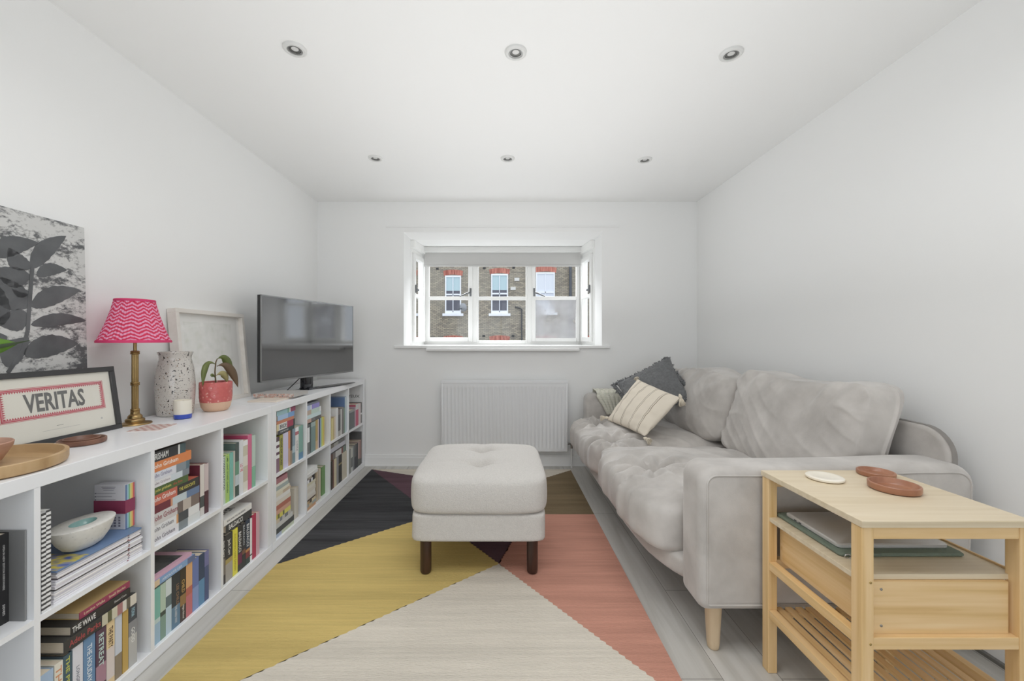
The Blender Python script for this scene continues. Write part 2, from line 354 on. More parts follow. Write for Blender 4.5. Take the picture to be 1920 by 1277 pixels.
# ---------------------------------------------------------------- radiator
rd = thing('radiator', 'white ribbed panel radiator under the bay window', 'radiator', (.02, YB-.05, .151))
RADM = mat('radiator_enamel', (236, 237, 238), .35)
def radiator():
    x0, x1, z0, z1, y = -.52, .565, .151, .757, YB-.095
    v, f = [], []; n = 33*8; zs = [z0, z0+.02, z0+.035, z0+.05, z1-.075, z1-.06, z1-.045, z1-.02]
    amp = [0, 0, .3, 1, 1, .3, 0, 0]
    for zi, z in enumerate(zs):
        for i in range(n+1):
            ph = (i/8) % 1; a = max(0, min(1, (abs(ph-.5)-.14)/.14)); v.append((x0+.012+(x1-x0-.024)*i/n, y+(a*.006)*amp[zi], z))
    for zi in range(len(zs)-1):
        for i in range(n): a = zi*(n+1)+i; f.append((a, a+1, a+n+2, a+n+1))
    child_at(pyd('front_panel', v, f, RADM, None, True, 60), rd)
    bm = bmesh.new(); bx(bm, x0, x0+.014, y-.001, y+.06, z0, z1-.02, bev=.003); bx(bm, x1-.014, x1, y-.001, y+.06, z0, z1-.02, bev=.003); bx(bm, x0+.01, x1-.01, y+.016, y+.06, z0+.01, z1-.03)
    child_at(obj('side_panel', bm, RADM, None, True, 40), rd)
    bm = bmesh.new(); bx(bm, x0-.003, x1+.003, y-.003, y+.004, z1-.022, z1, bev=.002); bx(bm, x0-.003, x1+.003, y+.055, y+.062, z1-.022, z1, bev=.002)
    for i in range(60): a = x0+(x1-x0)*(i+.2)/60; bx(bm, a, a+.006, y+.003, y+.057, z1-.012, z1-.006)
    child_at(obj('top_grille', bm, RADM, None), rd)
    child_at(tube('valve', [(x1+.0, y+.03, z0+.06), (x1+.035, y+.03, z0+.06), (x1+.04, y+.03, z0+.02)], .011, CHROME), rd)
    child_at(lathe('valve_cap', [(.013, 0), (.014, .03), (.012, .05), (0, .052)], mat('white_plastic', (232, 232, 230), .4), None, 16, x1+.04, y+.03), rd).location = (0, 0, z0+.065)
    child_at(tube('pipe', [(x1+.04, y+.03, z0+.03), (x1+.038, y+.03, 0)], .0075, mat('painted_pipe', (225, 225, 224), .4), None, 12), rd)
radiator()
# ---------------------------------------------------------------- brick building across the street
SCB = 32.0; DB = 24.0
def bpt(px, py): return ((px-CX)/SCB, H-(py-CY)/SCB)
def brick_mat(name, c1, c2, c3, mortar):
    m, N, L, b = nodes(name)
    tc = N.new('ShaderNodeTexCoord'); mp = N.new('ShaderNodeMapping'); mp.inputs['Rotation'].default_value = (PI/2, 0, 0)
    L.new(tc.outputs['Object'], mp.inputs[0])
    br = N.new('ShaderNodeTexBrick'); br.inputs['Scale'].default_value = 1; br.inputs['Brick Width'].default_value = .225; br.inputs['Row Height'].default_value = .075; br.inputs['Mortar Size'].default_value = .010
    br.inputs['Color1'].default_value = (*s2l(c1), 1); br.inputs['Color2'].default_value = (*s2l(c2), 1); br.inputs['Mortar'].default_value = (*s2l(mortar), 1); br.inputs['Bias'].default_value = -.1
    L.new(mp.outputs[0], br.inputs['Vector'])
    n = N.new('ShaderNodeTexNoise'); n.inputs['Scale'].default_value = .9; n.inputs['Detail'].default_value = 8; L.new(tc.outputs['Object'], n.inputs['Vector'])
    mx = N.new('ShaderNodeMixRGB'); mx.blend_type = 'MIX'; L.new(n.outputs[0], mx.inputs[0]); L.new(br.outputs[0], mx.inputs[1]); mx.inputs[2].default_value = (*s2l(c3), 1)
    r = N.new('ShaderNodeMapRange'); r.inputs[1].default_value = .35; r.inputs[2].default_value = .75; r.inputs[3].default_value = 0; r.inputs[4].default_value = .45
    L.new(n.outputs[0], r.inputs[0]); L.new(r.outputs[0], mx.inputs[0])
    L.new(mx.outputs[0], b.inputs['Base Color']); b.inputs['Roughness'].default_value = .9; return m
STOCK = brick_mat('stock_brick', (178, 166, 146), (128, 120, 110), (172, 168, 156), (92, 86, 78))
REDB = ramp_mat('red_gauged_brick', [(.35, (150, 84, 72)), (.6, (196, 128, 112))], scale=1, detail=1, stretch=(14, 1, 1.5), rough=.9)
bd = thing('brick_building', 'old stock brick house across the street with red arches and white sash windows', 'building', (0, DB, 0))
def kid(o): return child_at(o, bd)
kid(box('brick_wall', -16, 16, DB, DB+6, -4, 9.2, STOCK))
SASHW = mat('sash_paint', (238, 240, 246), .5)
def bwin(x0, x1, y0, y1, kind):
    xa, za = bpt(x0, y1); xb, zb = bpt(x1, y0)
    bm = bmesh.new(); t = .07
    for a in ((xa, xa+t, za, zb), (xb-t, xb, za, zb), (xa+t, xb-t, zb-t*1.3, zb), (xa+t, xb-t, za, za+t*2.4), ((xa+xb)/2-.02, (xa+xb)/2+.02, za+t, zb-t), (xa+t, xb-t, za+(zb-za)*.5-.045, za+(zb-za)*.5+.045), (xa-.14, xb+.14, za-.15, za)):
        bx(bm, a[0], a[1], DB-.09-(.08 if a[2] < za else 0), DB+.01, a[2], a[3])
    s = kid(obj('sash_window', bm, SASHW))
    mid = za+(zb-za)*.5
    g1 = {'blind': (186, 208, 214), 'curtain': (222, 226, 234)}[kind]
    box('blind', xa+t, xb-t, DB-.03, DB-.02, mid+(.22 if kind == 'blind' else -.0), zb-t, mat('far_blind_'+kind, g1, .7), s)
    box('pane', xa+t, xb-t, DB-.018, DB-.010, za+t, zb-t, mat('far_window_glass' if kind == 'blind' else 'far_net_curtain', (88, 88, 100) if kind == 'blind' else (224, 228, 238), .1 if kind == 'blind' else .7), s)
    # arch
    v, f = [], []; n = 12
    for i in range(n+1):
        u = i/n*2-1; x = (xa+xb)/2+u*((xb-xa)/2+.07); sag = .10*(1-u*u)
        for yy in (DB-.03, DB+.02): v += [(x, yy, zb-.03+sag), (x*1+u*.05, yy, zb+.27+sag*.8)]
    for i in range(n):
        a = i*4; f += [(a, a+4, a+5, a+1), (a+1, a+5, a+7, a+3), (a+2, a+3, a+7, a+6), (a, a+2, a+6, a+4)]
    kid(pyd('brick_arch', v, f, REDB))
bwin(834.8, 864.6, 517, 588, 'blind'); bwin(921, 952.5, 514, 588, 'blind'); bwin(1004.8, 1040, 511, 586, 'curtain')
for x0, x1 in ((834.8, 864.6), (921, 952.5), (1004.8, 1040), (748, 780), (1092, 1122)): bwin(x0, x1, 640, 712, 'blind')
bwin(748, 780, 516, 588, 'blind')
PIPE = mat('cast_iron_pipe', (74, 78, 86), .5)
kid(tube('drainpipe', [(4.0, DB-.1, 8.8), (4.0, DB-.1, -3)], .085, PIPE))
kid(tube('waste_pipe', [(.75, DB-.08, 3.02), (1.05, DB-.08, 2.95), (1.15, DB-.08, 2.9), (1.17, DB-.08, -3)], .045, mat('black_pipe', (60, 60, 60), .5)))
for px, py in ((820, 504), (908, 503), (963, 502), (907, 630), (962, 630)):
    x, z = bpt(px, py); kid(box('air_brick', x-.08, x+.08, DB-.02, DB+.01, z-.06, z+.06, mat('dark_vent', (50, 50, 50), .8)))
def dish():
    x, z = bpt(868, 578); v, f = lathe_v([(0.001, 0), (.12, .02), (.2, .06), (.25, .1)], 24)
    R = Matrix.Translation((x, DB-.42, z)) @ Matrix.Rotation(math.radians(-75), 4, 'X') @ Matrix.Rotation(math.radians(30), 4, 'Y')
    o = thing('satellite_dish', 'small grey satellite dish beside the left sash window opposite', 'satellite dish', (x, DB-.02, z))
    child_at(pyd('reflector', [R @ Vector(q) for q in v], f, mat('dish_grey', (150, 152, 156), .5), None, True), o)
    child_at(tube('bracket', [(x, DB, z-.1), (x, DB-.3, z-.05), (x-.25, DB-.7, z-.1)], .03, PIPE), o)
    xx, zz = bpt(1022, 0)
dish()
for px, py, s in ((969, 524, .28), (962, 541, .3)):
    x, z = bpt(px, py)
    kid(box('flue_vent', x-s/2, x+s/2, DB-.12, DB+.01, z-.1, z+.08, mat('pale_vent', (214, 212, 208), .6)))
bm = bmesh.new(); bx(bm, -25, 25, 4.7, 32, -4.1, -4); struct('ground', bm, mat('asphalt', (120, 120, 118), .9))

# ---------------------------------------------------------------- rug
RY0, RY1, RX0, RX1 = 1.08, 3.478, -1.105, .582
def rug_mat(name, c, var=.12):
    m, N, L, b = nodes(name); tc = N.new('ShaderNodeTexCoord')
    mp = N.new('ShaderNodeMapping'); mp.inputs['Scale'].default_value = (3, 90, 1); L.new(tc.outputs['Object'], mp.inputs[0])
    n = N.new('ShaderNodeTexNoise'); n.inputs['Scale'].default_value = 1; n.inputs['Detail'].default_value = 4; n.inputs['Roughness'].default_value = .65; L.new(mp.outputs[0], n.inputs['Vector'])
    mp2 = N.new('ShaderNodeMapping'); mp2.inputs['Scale'].default_value = (.5, 9, 1); L.new(tc.outputs['Object'], mp2.inputs[0])
    n2 = N.new('ShaderNodeTexNoise'); n2.inputs['Scale'].default_value = 1.5; n2.inputs['Detail'].default_value = 3; L.new(mp2.outputs[0], n2.inputs['Vector'])
    ad = N.new('ShaderNodeMath'); ad.operation = 'ADD'; L.new(n.outputs[0], ad.inputs[0]); L.new(n2.outputs[0], ad.inputs[1])
    r = N.new('ShaderNodeValToRGB'); lc = s2l(c); r.color_ramp.elements[0].position = .38; r.color_ramp.elements[1].position = .64
    ha = N.new('ShaderNodeMath'); ha.operation = 'MULTIPLY'; ha.inputs[1].default_value = .5; L.new(ad.outputs[0], ha.inputs[0])
    r.color_ramp.elements[0].color = (*[v*(1-var*1.4) for v in lc], 1); r.color_ramp.elements[1].color = (*[v*(1+var) for v in lc], 1)
    L.new(ha.outputs[0], r.inputs[0]); L.new(r.outputs[0], b.inputs['Base Color']); b.inputs['Roughness'].default_value = .95; b.inputs['Specular IOR Level'].default_value = .1
    mp3 = N.new('ShaderNodeMapping'); mp3.inputs['Scale'].default_value = (60, 260, 1); L.new(tc.outputs['Object'], mp3.inputs[0])
    n3 = N.new('ShaderNodeTexNoise'); n3.inputs['Scale'].default_value = 1; n3.inputs['Detail'].default_value = 2; L.new(mp3.outputs[0], n3.inputs['Vector'])
    bp = N.new('ShaderNodeBump'); bp.inputs['Strength'].default_value = .75; bp.inputs['Distance'].default_value = .006; L.new(n3.outputs[0], bp.inputs['Height']); L.new(bp.outputs[0], b.inputs['Normal'])
    return m
RUGM = [rug_mat('rug_cream', (216, 208, 195), .08), rug_mat('rug_charcoal', (72, 72, 74), .3), rug_mat('rug_plum', (102, 78, 86), .15), rug_mat('rug_olive', (130, 114, 90), .15), rug_mat('rug_terracotta', (196, 144, 126), .12), rug_mat('rug_yellow', (206, 182, 116), .1)]
def rug():
    L1 = lambda y: -1.105-.744*(y-3.478)
    ap = (L1(2.013), 2.013); k = (-.432, 2.570)
    polys = [  # colour index, outline
        (1, [(RX0, 3.478), k, (RX0, 2.010)]),
        (5, [(RX0, 2.010), k, ap, (RX0, 1.105)]),
        (0, [(RX0, 1.105), ap, (L1(RY0), RY0), (RX0, RY0)]),
        (4, [ap, (.17, 2.585), (RX1, 2.585), (RX1, RY0), (L1(RY0), RY0)]),
        (2, [(RX0, 3.478), (.038, 3.011), (.17, 2.585), ap, k]),
        (3, [(.038, 3.011), (RX1, 3.457), (RX1, 2.585), (.17, 2.585)]),
        (0, [(RX0, 3.478), (RX1, 3.478), (RX1, 3.457), (.038, 3.011)])]
    bm = bmesh.new(); cache = {}
    def vv(p):
        key = (round(p[0], 4), round(p[1], 4))
        if key not in cache: cache[key] = bm.verts.new((p[0], p[1], .009))
        return cache[key]
    def sub(a, b):       # woven zig-zag along slanted colour borders
        k1 = tuple(sorted((a, b))); a1, b1 = k1; n = 1
        if abs(a[0]-b[0]) > .05 and abs(a[1]-b[1]) > .02: n = int(abs(a[1]-b[1])/.011)
        pts = []
        for i in range(1, n):
            t = i/n; j = .004 if i % 2 else -.004; pts.append((a1[0]+(b1[0]-a1[0])*t+j, a1[1]+(b1[1]-a1[1])*t))
        if a != a1: pts.reverse()
        return pts
    for ci, pl in polys:
        out = []
        for i, p in enumerate(pl): out.append(p); out += sub(p, pl[(i+1) % len(pl)])
        A = sum(out[i][0]*out[(i+1) % len(out)][1]-out[(i+1) % len(out)][0]*out[i][1] for i in range(len(out)))
        if A < 0: out.reverse()
        f = bm.faces.new([vv(p) for p in out]); f.material_index = ci
    bmesh.ops.triangulate(bm, faces=bm.faces[:])
    r = bmesh.ops.extrude_face_region(bm, geom=bm.faces[:]); vs = [g for g in r['geom'] if isinstance(g, bmesh.types.BMVert)]
    for v in vs: v.co.z = .001
    bmesh.ops.recalc_face_normals(bm, faces=bm.faces[:])
    o = obj('rug', bm, RUGM); tag(o, 'flat woven rug of yellow, cream, terracotta, charcoal, plum and olive triangles', 'rug')
    parts = []; n = 66
    for i in range(n):
        x = RX0+.01+(RX1-RX0-.02)*i/(n-1); d = random.uniform(-.006, .006)
        parts.append(tube_v([(x, 3.476, .006), (x+d*.5, 3.487, .008), (x+d, 3.502, .004)], [.0042, .0035, .0025], 5))
    V, Fc = join_v(parts); pyd('fringe', V, Fc, mat('rug_fringe', (214, 206, 186), .9), o)
rug()
# ---------------------------------------------------------------- ottoman
def ottoman():
    t = thing('ottoman', 'light grey square ottoman with tufted cushion and dark wooden legs on the rug', 'ottoman', (-.108, 2.185, .009))
    OF = mat('ottoman_weave', (206, 202, 197), .9, bump=.7, bscale=260, var=.06, vscale=160, sheen=.15)
    tufts = [(-.0, -.12), (.0, .12)]
    def fn(u, p):
        if u.z > .2:
            a = (u.z-.2)/.8
            edge = max(0, 1-abs(u.x)**3)*max(0, 1-abs(u.y)**3)
            p.z += .022*edge*a
            for tx, ty in tufts:
                d2 = ((p.x-tx)/.05)**2+((p.y-ty)/.042)**2; p.z -= .040*math.exp(-d2)*a
                # creases running sideways from the button
                p.z -= .019*a*math.exp(-((p.y-ty)/.026)**2)*math.exp(-(abs(p.x-tx)/.13)**2)
                p.z -= .010*a*math.exp(-((p.x-tx)/.028)**2)*math.exp(-(abs(p.y-ty)/.14)**2)
        bul = 1-abs(u.z)**2
        p.x += math.copysign(.010*bul*(1-abs(u.y)**4), p.x) if abs(u.x) > .9 else 0
        p.y += math.copysign(.010*bul*(1-abs(u.x)**4), p.y) if abs(u.y) > .9 else 0
        p += Vector((nz(p.x*9, p.y*9, p.z*9), nz(p.y*9, p.z*9, 5), nz(p.x*8, p.y*8, 3)))*.0022
        return p
    c = obj('cushion', superbox(.318, .325, .088, 9, 44, fn), OF, t, True); c.location = (0, 0, .303+.079)
    def fb(u, p):
        p += Vector((nz(p.x*7, p.z*9, 1), nz(p.y*7, p.z*9, 2), 0))*.002
        return p
    b_ = obj('base', superbox(.312, .315, .067, 16, 26, fb), OF, t, True); b_.location = (0, 0, .172+.066)
    DK = ramp_mat('dark_stained_wood', [(.3, (50, 34, 28)), (.7, (76, 52, 42))], scale=4, detail=4, stretch=(8, 8, 1), rough=.35)
    for x in (-.252, .252):
        for y in (-.245, .25):
            l = lathe('leg', [(.019, 0), (.0235, .004), (.026, .012), (.0265, .18)], DK, t, 28); l.location = (x, y, 0)
ottoman()
# ---------------------------------------------------------------- sofa
VEL = None
def velvet():
    m, N, L, b = nodes('grey_velvet')
    tc = N.new('ShaderNodeTexCoord'); n = N.new('ShaderNodeTexNoise'); n.inputs['Scale'].default_value = 6.5; n.inputs['Detail'].default_value = 9; n.inputs['Roughness'].default_value = .55; n.inputs['Distortion'].default_value = .2
    L.new(tc.outputs['Object'], n.inputs['Vector']); r = N.new('ShaderNodeValToRGB')
    r.color_ramp.elements[0].position = .34; r.color_ramp.elements[0].color = (*s2l((178, 173, 168)), 1)
    r.color_ramp.elements[1].position = .66; r.color_ramp.elements[1].color = (*s2l((202, 197, 192)), 1)
    L.new(n.outputs[0], r.inputs[0]); L.new(r.outputs[0], b.inputs['Base Color'])
    b.inputs['Roughness'].default_value = .85; b.inputs['Sheen Weight'].default_value = .45; b.inputs['Sheen Roughness'].default_value = .4; b.inputs['Specular IOR Level'].default_value = .2
    n2 = N.new('ShaderNodeTexNoise'); n2.inputs['Scale'].default_value = 420; L.new(tc.outputs['Object'], n2.inputs['Vector'])
    bp = N.new('ShaderNodeBump'); bp.inputs['Strength'].default_value = .2; bp.inputs['Distance'].default_value = .002; L.new(n2.outputs[0], bp.inputs['Height']); L.new(bp.outputs[0], b.inputs['Normal'])
    return m
VEL = velvet()
SO = thing('sofa', 'grey velvet two-seater sofa with loose cushions along the right wall', 'sofa', (1.17, 2.46, 0))
def skid(o): return child_at(o, SO)
def profile_prism(name, pts, axis, a0, a1, bev, m, seg=5):
    """outline pts extruded along an axis with softly rounded rims"""
    bm = bmesh.new(); n = len(pts)
    mk = {'y': lambda p, a: (p[0], a, p[1]), 'x': lambda p, a: (a, p[0], p[1])}[axis]
    cx = sum(p[0] for p in pts)/n; cz = sum(p[1] for p in pts)/n
    rings = []
    for i in range(seg+1):
        t = i/seg*PI/2; ins = bev*(1-math.sin(t)); off = bev*(1-math.cos(t)); rings.append((a0+off, ins))
    rings += [(a0+(a1-a0)*f, 0) for f in (.25, .5, .75)] + [(a1-(a-a0), ins) for a, ins in reversed(rings)]
    def inset(i, d):
        p0, p, p1 = Vector(pts[i-1]), Vector(pts[i]), Vector(pts[(i+1) % n])
        e = ((p-p0).normalized()+(p1-p).normalized()).normalized(); nn = Vector((-e.y, e.x))
        if nn.dot(Vector((cx, cz))-p) < 0: nn = -nn
        return p+nn*d
    vs = [[bm.verts.new(mk(inset(i, ins), a)) for i in range(n)] for a, ins in rings]
    for r in range(len(vs)-1):
        for i in range(n): bm.faces.new([vs[r][i], vs[r][(i+1) % n], vs[r+1][(i+1) % n], vs[r+1][i]])
    bm.faces.new(vs[0][::-1]); bm.faces.new(vs[-1])
    bmesh.ops.recalc_face_normals(bm, faces=bm.faces[:])
    return obj(name, bm, m, None, True, 40)
def arc(cx, cz, r, a0, a1, n=8): return [(cx+r*math.cos(math.radians(a0+(a1-a0)*i/n)), cz+r*math.sin(math.radians(a0+(a1-a0)*i/n))) for i in range(n+1)]
def arm_profile(xf=.685):
    p = arc(xf+.035, .20, .035, 270, 180, 6) + arc(xf+.06, .605, .06, 180, 90, 8)
    p += [(1.0, .664), (1.25, .668), (1.45, .676), (1.56, .676)] + arc(1.575, .60, .075, 80, 0, 6)[0:] + [(1.645, .45), (1.635, .30)] + arc(1.60, .195, .03, 0, -90, 5)
    return p
skid(profile_prism('arm', arm_profile(), 'y', 1.415, 1.575, .035, VEL))
def welt():
    pr = arm_profile(); n = len(pr); cx, cz = 1.17, .42; pts = []
    for i in range(n):
        p0, p, p1 = Vector(pr[i-1]), Vector(pr[i]), Vector(pr[(i+1) % n]); e = ((p-p0).normalized()+(p1-p).normalized()).normalized(); nn = Vector((-e.y, e.x))
        if nn.dot(Vector((cx, cz))-p) < 0: nn = -nn
        q = p+nn*.026; pts.append((q.x, 1.4165, q.y))
    pts.append(pts[0]); skid(tube('welt', pts, .0035, VEL, None, 8))
welt()
skid(profile_prism('arm', arm_profile(.69), 'y', 3.35, 3.50, .035, VEL))
back = [(1.47, .22)] + arc(1.555, .685, .105, 180, 95, 8) + [(1.75, .795), (2.4, .80), (3.2, .795)] + arc(3.41, .705, .085, 85, 0, 8) + [(3.495, .22)]
skid(profile_prism('backrest', back, 'x', 1.585, 1.625, .0195, VEL))
def base_fn(u, p): p += Vector((nz(p.y*5, p.z*7, 1), 0, nz(p.y*5, 2, 1)))*.004; return p
b_ = obj('base', superbox(.50, .99, .068, 5, 26, base_fn), VEL, None, True); b_.location = (1.105, 2.46, .238); skid(b_)
def ridged(x): return 1-abs(2*noise.noise(Vector((x, 0, 0))))
def seat_cushion(name, y0, y1, tufts, seed, shift=0):
    cy = (y0+y1)/2; hy = (y1-y0)/2; cx = 1.035+shift; hx = .470; cz = .360
    def fn(u, p):
        top = max(0, u.z); front = max(0, -u.x)
        ed = (1-abs(u.x)**4)*(1-abs(u.y)**4)
        p.z += .038*ed*top - .012*ed*max(0, -u.z)
        if front > .7: p.x -= .016*(1-abs(u.y)**4)*(1-abs(u.z)**2)*(front-.7)/.3
        gx, gy = p.x+cx, p.y+cy
        fr = max(0, min(1, (-u.x-.25)/.6))
        for tx, ty in tufts:
            d = ((gx-tx)/.045)**2+((gy-ty)/.045)**2; p.z -= .040*math.exp(-d)*top
            wob = .012*nz(gx*6, ty, seed)
            cre = math.exp(-((gy-ty-wob-(.05*fr))/.014)**2)
            p.z -= .046*cre*top*math.exp(-(max(0, abs(gx-tx)-.12)/.13)**2)
            if front > .6: p.x += .012*cre*(front-.6)/.4
            # fan of pulled folds
            ang = math.atan2(gy-ty, gx-tx); rr = math.hypot(gx-tx, gy-ty)
            p.z += .016*math.sin(ang*9+seed+2*nz(gx*3, gy*3, seed))*math.exp(-((rr-.12)/.09)**2)*top
        # long folds over the rounded front edge
        q = gy*22+1.8*nz(gx*5, gy*2.2, seed)+gx*5
        fo = (1-abs(math.sin(q)))**2
        p += Vector((-.022, 0, .014))*fo*fr*(.5+abs(nz(gy*3, seed, 7))*1.6)
        q2 = gx*22+gy*9+2.2*nz(gx*4, gy*4, seed+3)
        p.z += .012*(1-abs(math.sin(q2)))**2*top*(.3+abs(nz(gx*3, gy*3, seed))*1.6)
        p += Vector((nz(p.x*4, p.y*4, seed), nz(p.y*5, p.z*5, seed+1), nz(p.x*5, p.y*5, seed+2)))*.012
        return p
    o = obj(name, superbox(hx, hy, .105, 7, 90, fn), VEL, None, True); o.location = (cx, cy, cz); skid(o)
seat_cushion('seat_cushion', 1.585, 2.47, [(.74, 1.99)], 3, -.0)
seat_cushion('seat_cushion', 2.475, 3.345, [(.70, 2.60), (.72, 3.05)], 11, -.012)
def back_cushion(name, y0, y1, x0b, x0t, z0, z1, th, seed, sag=.0, k=4.5, tilt=0):
    """leaning cushion: face towards the room, bottom at x0b, top at x0t"""
    cy = (y0+y1)/2; hy = (y1-y0)/2; hz = (z1-z0)/2; cz = (z0+z1)/2
    lean = (x0t-x0b)/(2*hz)
    def fn(u, p):
        edge = (1-abs(u.y)**3)*(1-abs(u.z)**3); fr = max(0, -u.x)
        p.x -= .05*edge*fr
        if u.z > .6: p.z += (.012*math.sin(p.y*9+seed)-sag*(1-u.y*u.y))*(u.z-.6)/.4
        gy, gz = p.y+cy, p.z
        q = gz*17-gy*9+3*nz(gy*2.5, gz*3, seed); w_ = max(0, nz(gy*2.2, gz*2.2, seed+4)+.15)
        p.x -= .030*(1-abs(math.sin(q)))**2*w_*fr
        q3 = gz*34-gy*26+3*nz(gy*3, gz*3, seed+9); p.x -= .018*(1-abs(math.sin(q3)))**2*max(0, nz(gy*3, gz*3, seed+14)+.2)*fr
        # gathered folds below the top seam
        if u.z > 0: p.x += .013*math.sin(gy*44+5*nz(gy*3, gz*6, seed))*max(0, u.z-.25)*fr
        p += Vector((nz(p.y*4, p.z*4, seed)*.022, nz(p.x*5, p.z*5, seed+1)*.010, nz(p.y*5, p.x*5, seed+2)*.012))
        if u.y < -.6: p.y -= .007*math.exp(-((p.x-.035)/.006)**2)
        if u.z > .5 and fr > .3: p.z += .006*math.exp(-((p.x+th*.42)/.006)**2)
        p.x += lean*p.z
        return p
    o = obj(name, superbox(th/2, hy, hz, k, 80, fn), VEL, None, True); o.location = ((x0b+x0t)/2+th/2, cy, cz); skid(o)
    return o
back_cushion('back_cushion', 1.585, 2.47, 1.30, 1.43, .47, .925, .17, 5, .005, 9)
back_cushion('back_cushion', 2.44, 3.335, 1.25, 1.37, .475, .905, .19, 21, .0, 6)
for y0, y1, xa, xb in ((1.606, 2.46, 1.405, 1.54),):
    pass
LEGW = ramp_mat('beech_wood', [(.3, (206, 180, 146)), (.7, (222, 200, 168))], scale=3, detail=3, stretch=(10, 10, 1), rough=.45)
for x, y in ((.762, 1.478), (1.58, 1.478), (.762, 3.44), (1.58, 3.44)):
    l = lathe('leg', [(.0155, 0), (.0195, .004), (.0215, .02), (.030, .182)], LEGW, None, 28); l.location = (x, y, 0); skid(l)

# ---------------------------------------------------------------- scatter pillows
def pillow(name, label, TL, TR, BR, BL, T, m, seed, pinch=.07, n=34, k=.42, fuzz=0):
    TL, TR, BR, BL = map(Vector, (TL, TR, BR, BL)); c = (TL+TR+BR+BL)/4
    U = ((TR+BR)-(TL+BL))/4; V = ((TL+TR)-(BL+BR))/4; Nn = U.cross(V).normalized(); V = Nn.cross(U).normalized()*V.length
    vs, fs = [], []
    for s in (1, -1):
        for j in range(n+1):
            for i in range(n+1):
                u, v = math.sin((-1+2*i/n)*PI/2), math.sin((-1+2*j/n)*PI/2)
                x = u*(1-pinch*(1-v*v)); y = v*(1-pinch*(1-u*u)); t = T*(max(0, (1-u*u)*(1-v*v)))**k
                wr = .010*math.sin(14*u+9*v+4*nz(u*2, v*2, seed))*max(0, nz(u*1.5, v*1.5, seed+5)+.1)*(1-u**4)*(1-v**4)
                p = ((TL-c)*(1-x)*(1+y)+(TR-c)*(1+x)*(1+y)+(BR-c)*(1+x)*(1-y)+(BL-c)*(1-x)*(1-y))/4+Nn*(s*(t+wr+.006*nz(u*4, v*4, seed+s)))
                if fuzz: p += Vector((nz(u*14, v*14, seed), nz(u*14, v*14, seed+3), nz(u*14, v*14, seed+7)))*fuzz
                vs.append(p)
    N1 = (n+1)**2
    for s in (0, 1):
        for j in range(n):
            for i in range(n):
                a = s*N1+j*(n+1)+i; q = (a, a+1, a+n+2, a+n+1); fs.append(q if s == 0 else q[::-1])
    o = thing(name, label, 'cushion', c)
    me = pyd('cover', vs, fs, m, o, True)
    bm = bmesh.new(); bm.from_mesh(me.data); bmesh.ops.remove_doubles(bm, verts=bm.verts[:], dist=.0015); bm.to_mesh(me.data); bm.free()
    return o, U, V, Nn
def stripe_mat(dirv, span):
    m, N, L, b = nodes('striped_linen'); tc = N.new('ShaderNodeTexCoord')
    dp = N.new('ShaderNodeVectorMath'); dp.operation = 'DOT_PRODUCT'; dp.inputs[1].default_value = tuple(dirv/span); L.new(tc.outputs['Object'], dp.inputs[0])
    ad = N.new('ShaderNodeMath'); ad.operation = 'MULTIPLY_ADD'; ad.inputs[1].default_value = .5; ad.inputs[2].default_value = .5; L.new(dp.outputs['Value'], ad.inputs[0])
    r = N.new('ShaderNodeValToRGB'); r.color_ramp.interpolation = 'CONSTANT'; el = r.color_ramp.elements; base = (*s2l((226, 216, 200)), 1); ln = (*s2l((150, 138, 122)), 1)
    while len(el) > 1: el.remove(el[-1])
    el[0].position = 0; el[0].color = base
    for c0 in (.16, .185, .36, .385, .58, .605, .82, .845):
        e = el.new(c0); e.color = ln; e = el.new(c0+.009); e.color = base
    L.new(ad.outputs[0], r.inputs[0]); L.new(r.outputs[0], b.inputs['Base Color']); b.inputs['Roughness'].default_value = .95
    n = N.new('ShaderNodeTexNoise'); n.inputs['Scale'].default_value = 350; L.new(tc.outputs['Object'], n.inputs['Vector']); bp = N.new('ShaderNodeBump'); bp.inputs['Strength'].default_value = .5; bp.inputs['Distance'].default_value = .002
    L.new(n.outputs[0], bp.inputs['Height']); L.new(bp.outputs[0], b.inputs['Normal']); return m
# dark shaggy pillow
DPM = mat('charcoal_shaggy_cotton', (112, 113, 114), .95, bump=1, bscale=120, var=.15, vscale=60, sheen=.2)
TLd, TRd, BRd, BLd = (.896, 3.193, .765), (1.28, 3.121, .9825), (1.30, 2.815, .717), (.918, 2.876, .5235)
dp, U, V, Nn = pillow('scatter_cushion', 'charcoal grey fringed cushion standing on its corner behind the striped one', TLd, TRd, BRd, BLd, .062, DPM, 4, .085, fuzz=.009)
parts = []
for e in range(4):
    for i in range(60):
        t = -1+2*i/59; u, v = ((t, 1), (1, t), (t, -1), (-1, t))[e]; kx = 1-.085*(1-v*v); ky = 1-.085*(1-u*u)
        p = U*u*kx+V*v*ky; out = (U.normalized()*(1 if e == 1 else -1 if e == 3 else 0)+V.normalized()*(1 if e == 0 else -1 if e == 2 else 0))
        for q in range(3):
            d = (out*random.uniform(.5, 1)+Vector((random.uniform(-.6, .6), random.uniform(-.6, .6), random.uniform(-.6, .6))))*.02
            parts.append(tube_v([p+Nn*random.uniform(-.008, .008)-out*.006, p+d*.6, p+d+Vector((0, 0, -.004))], [.0055, .005, .002], 5))
Vx, Fx = join_v(parts); pyd('fringe', Vx, Fx, DPM, dp, True)
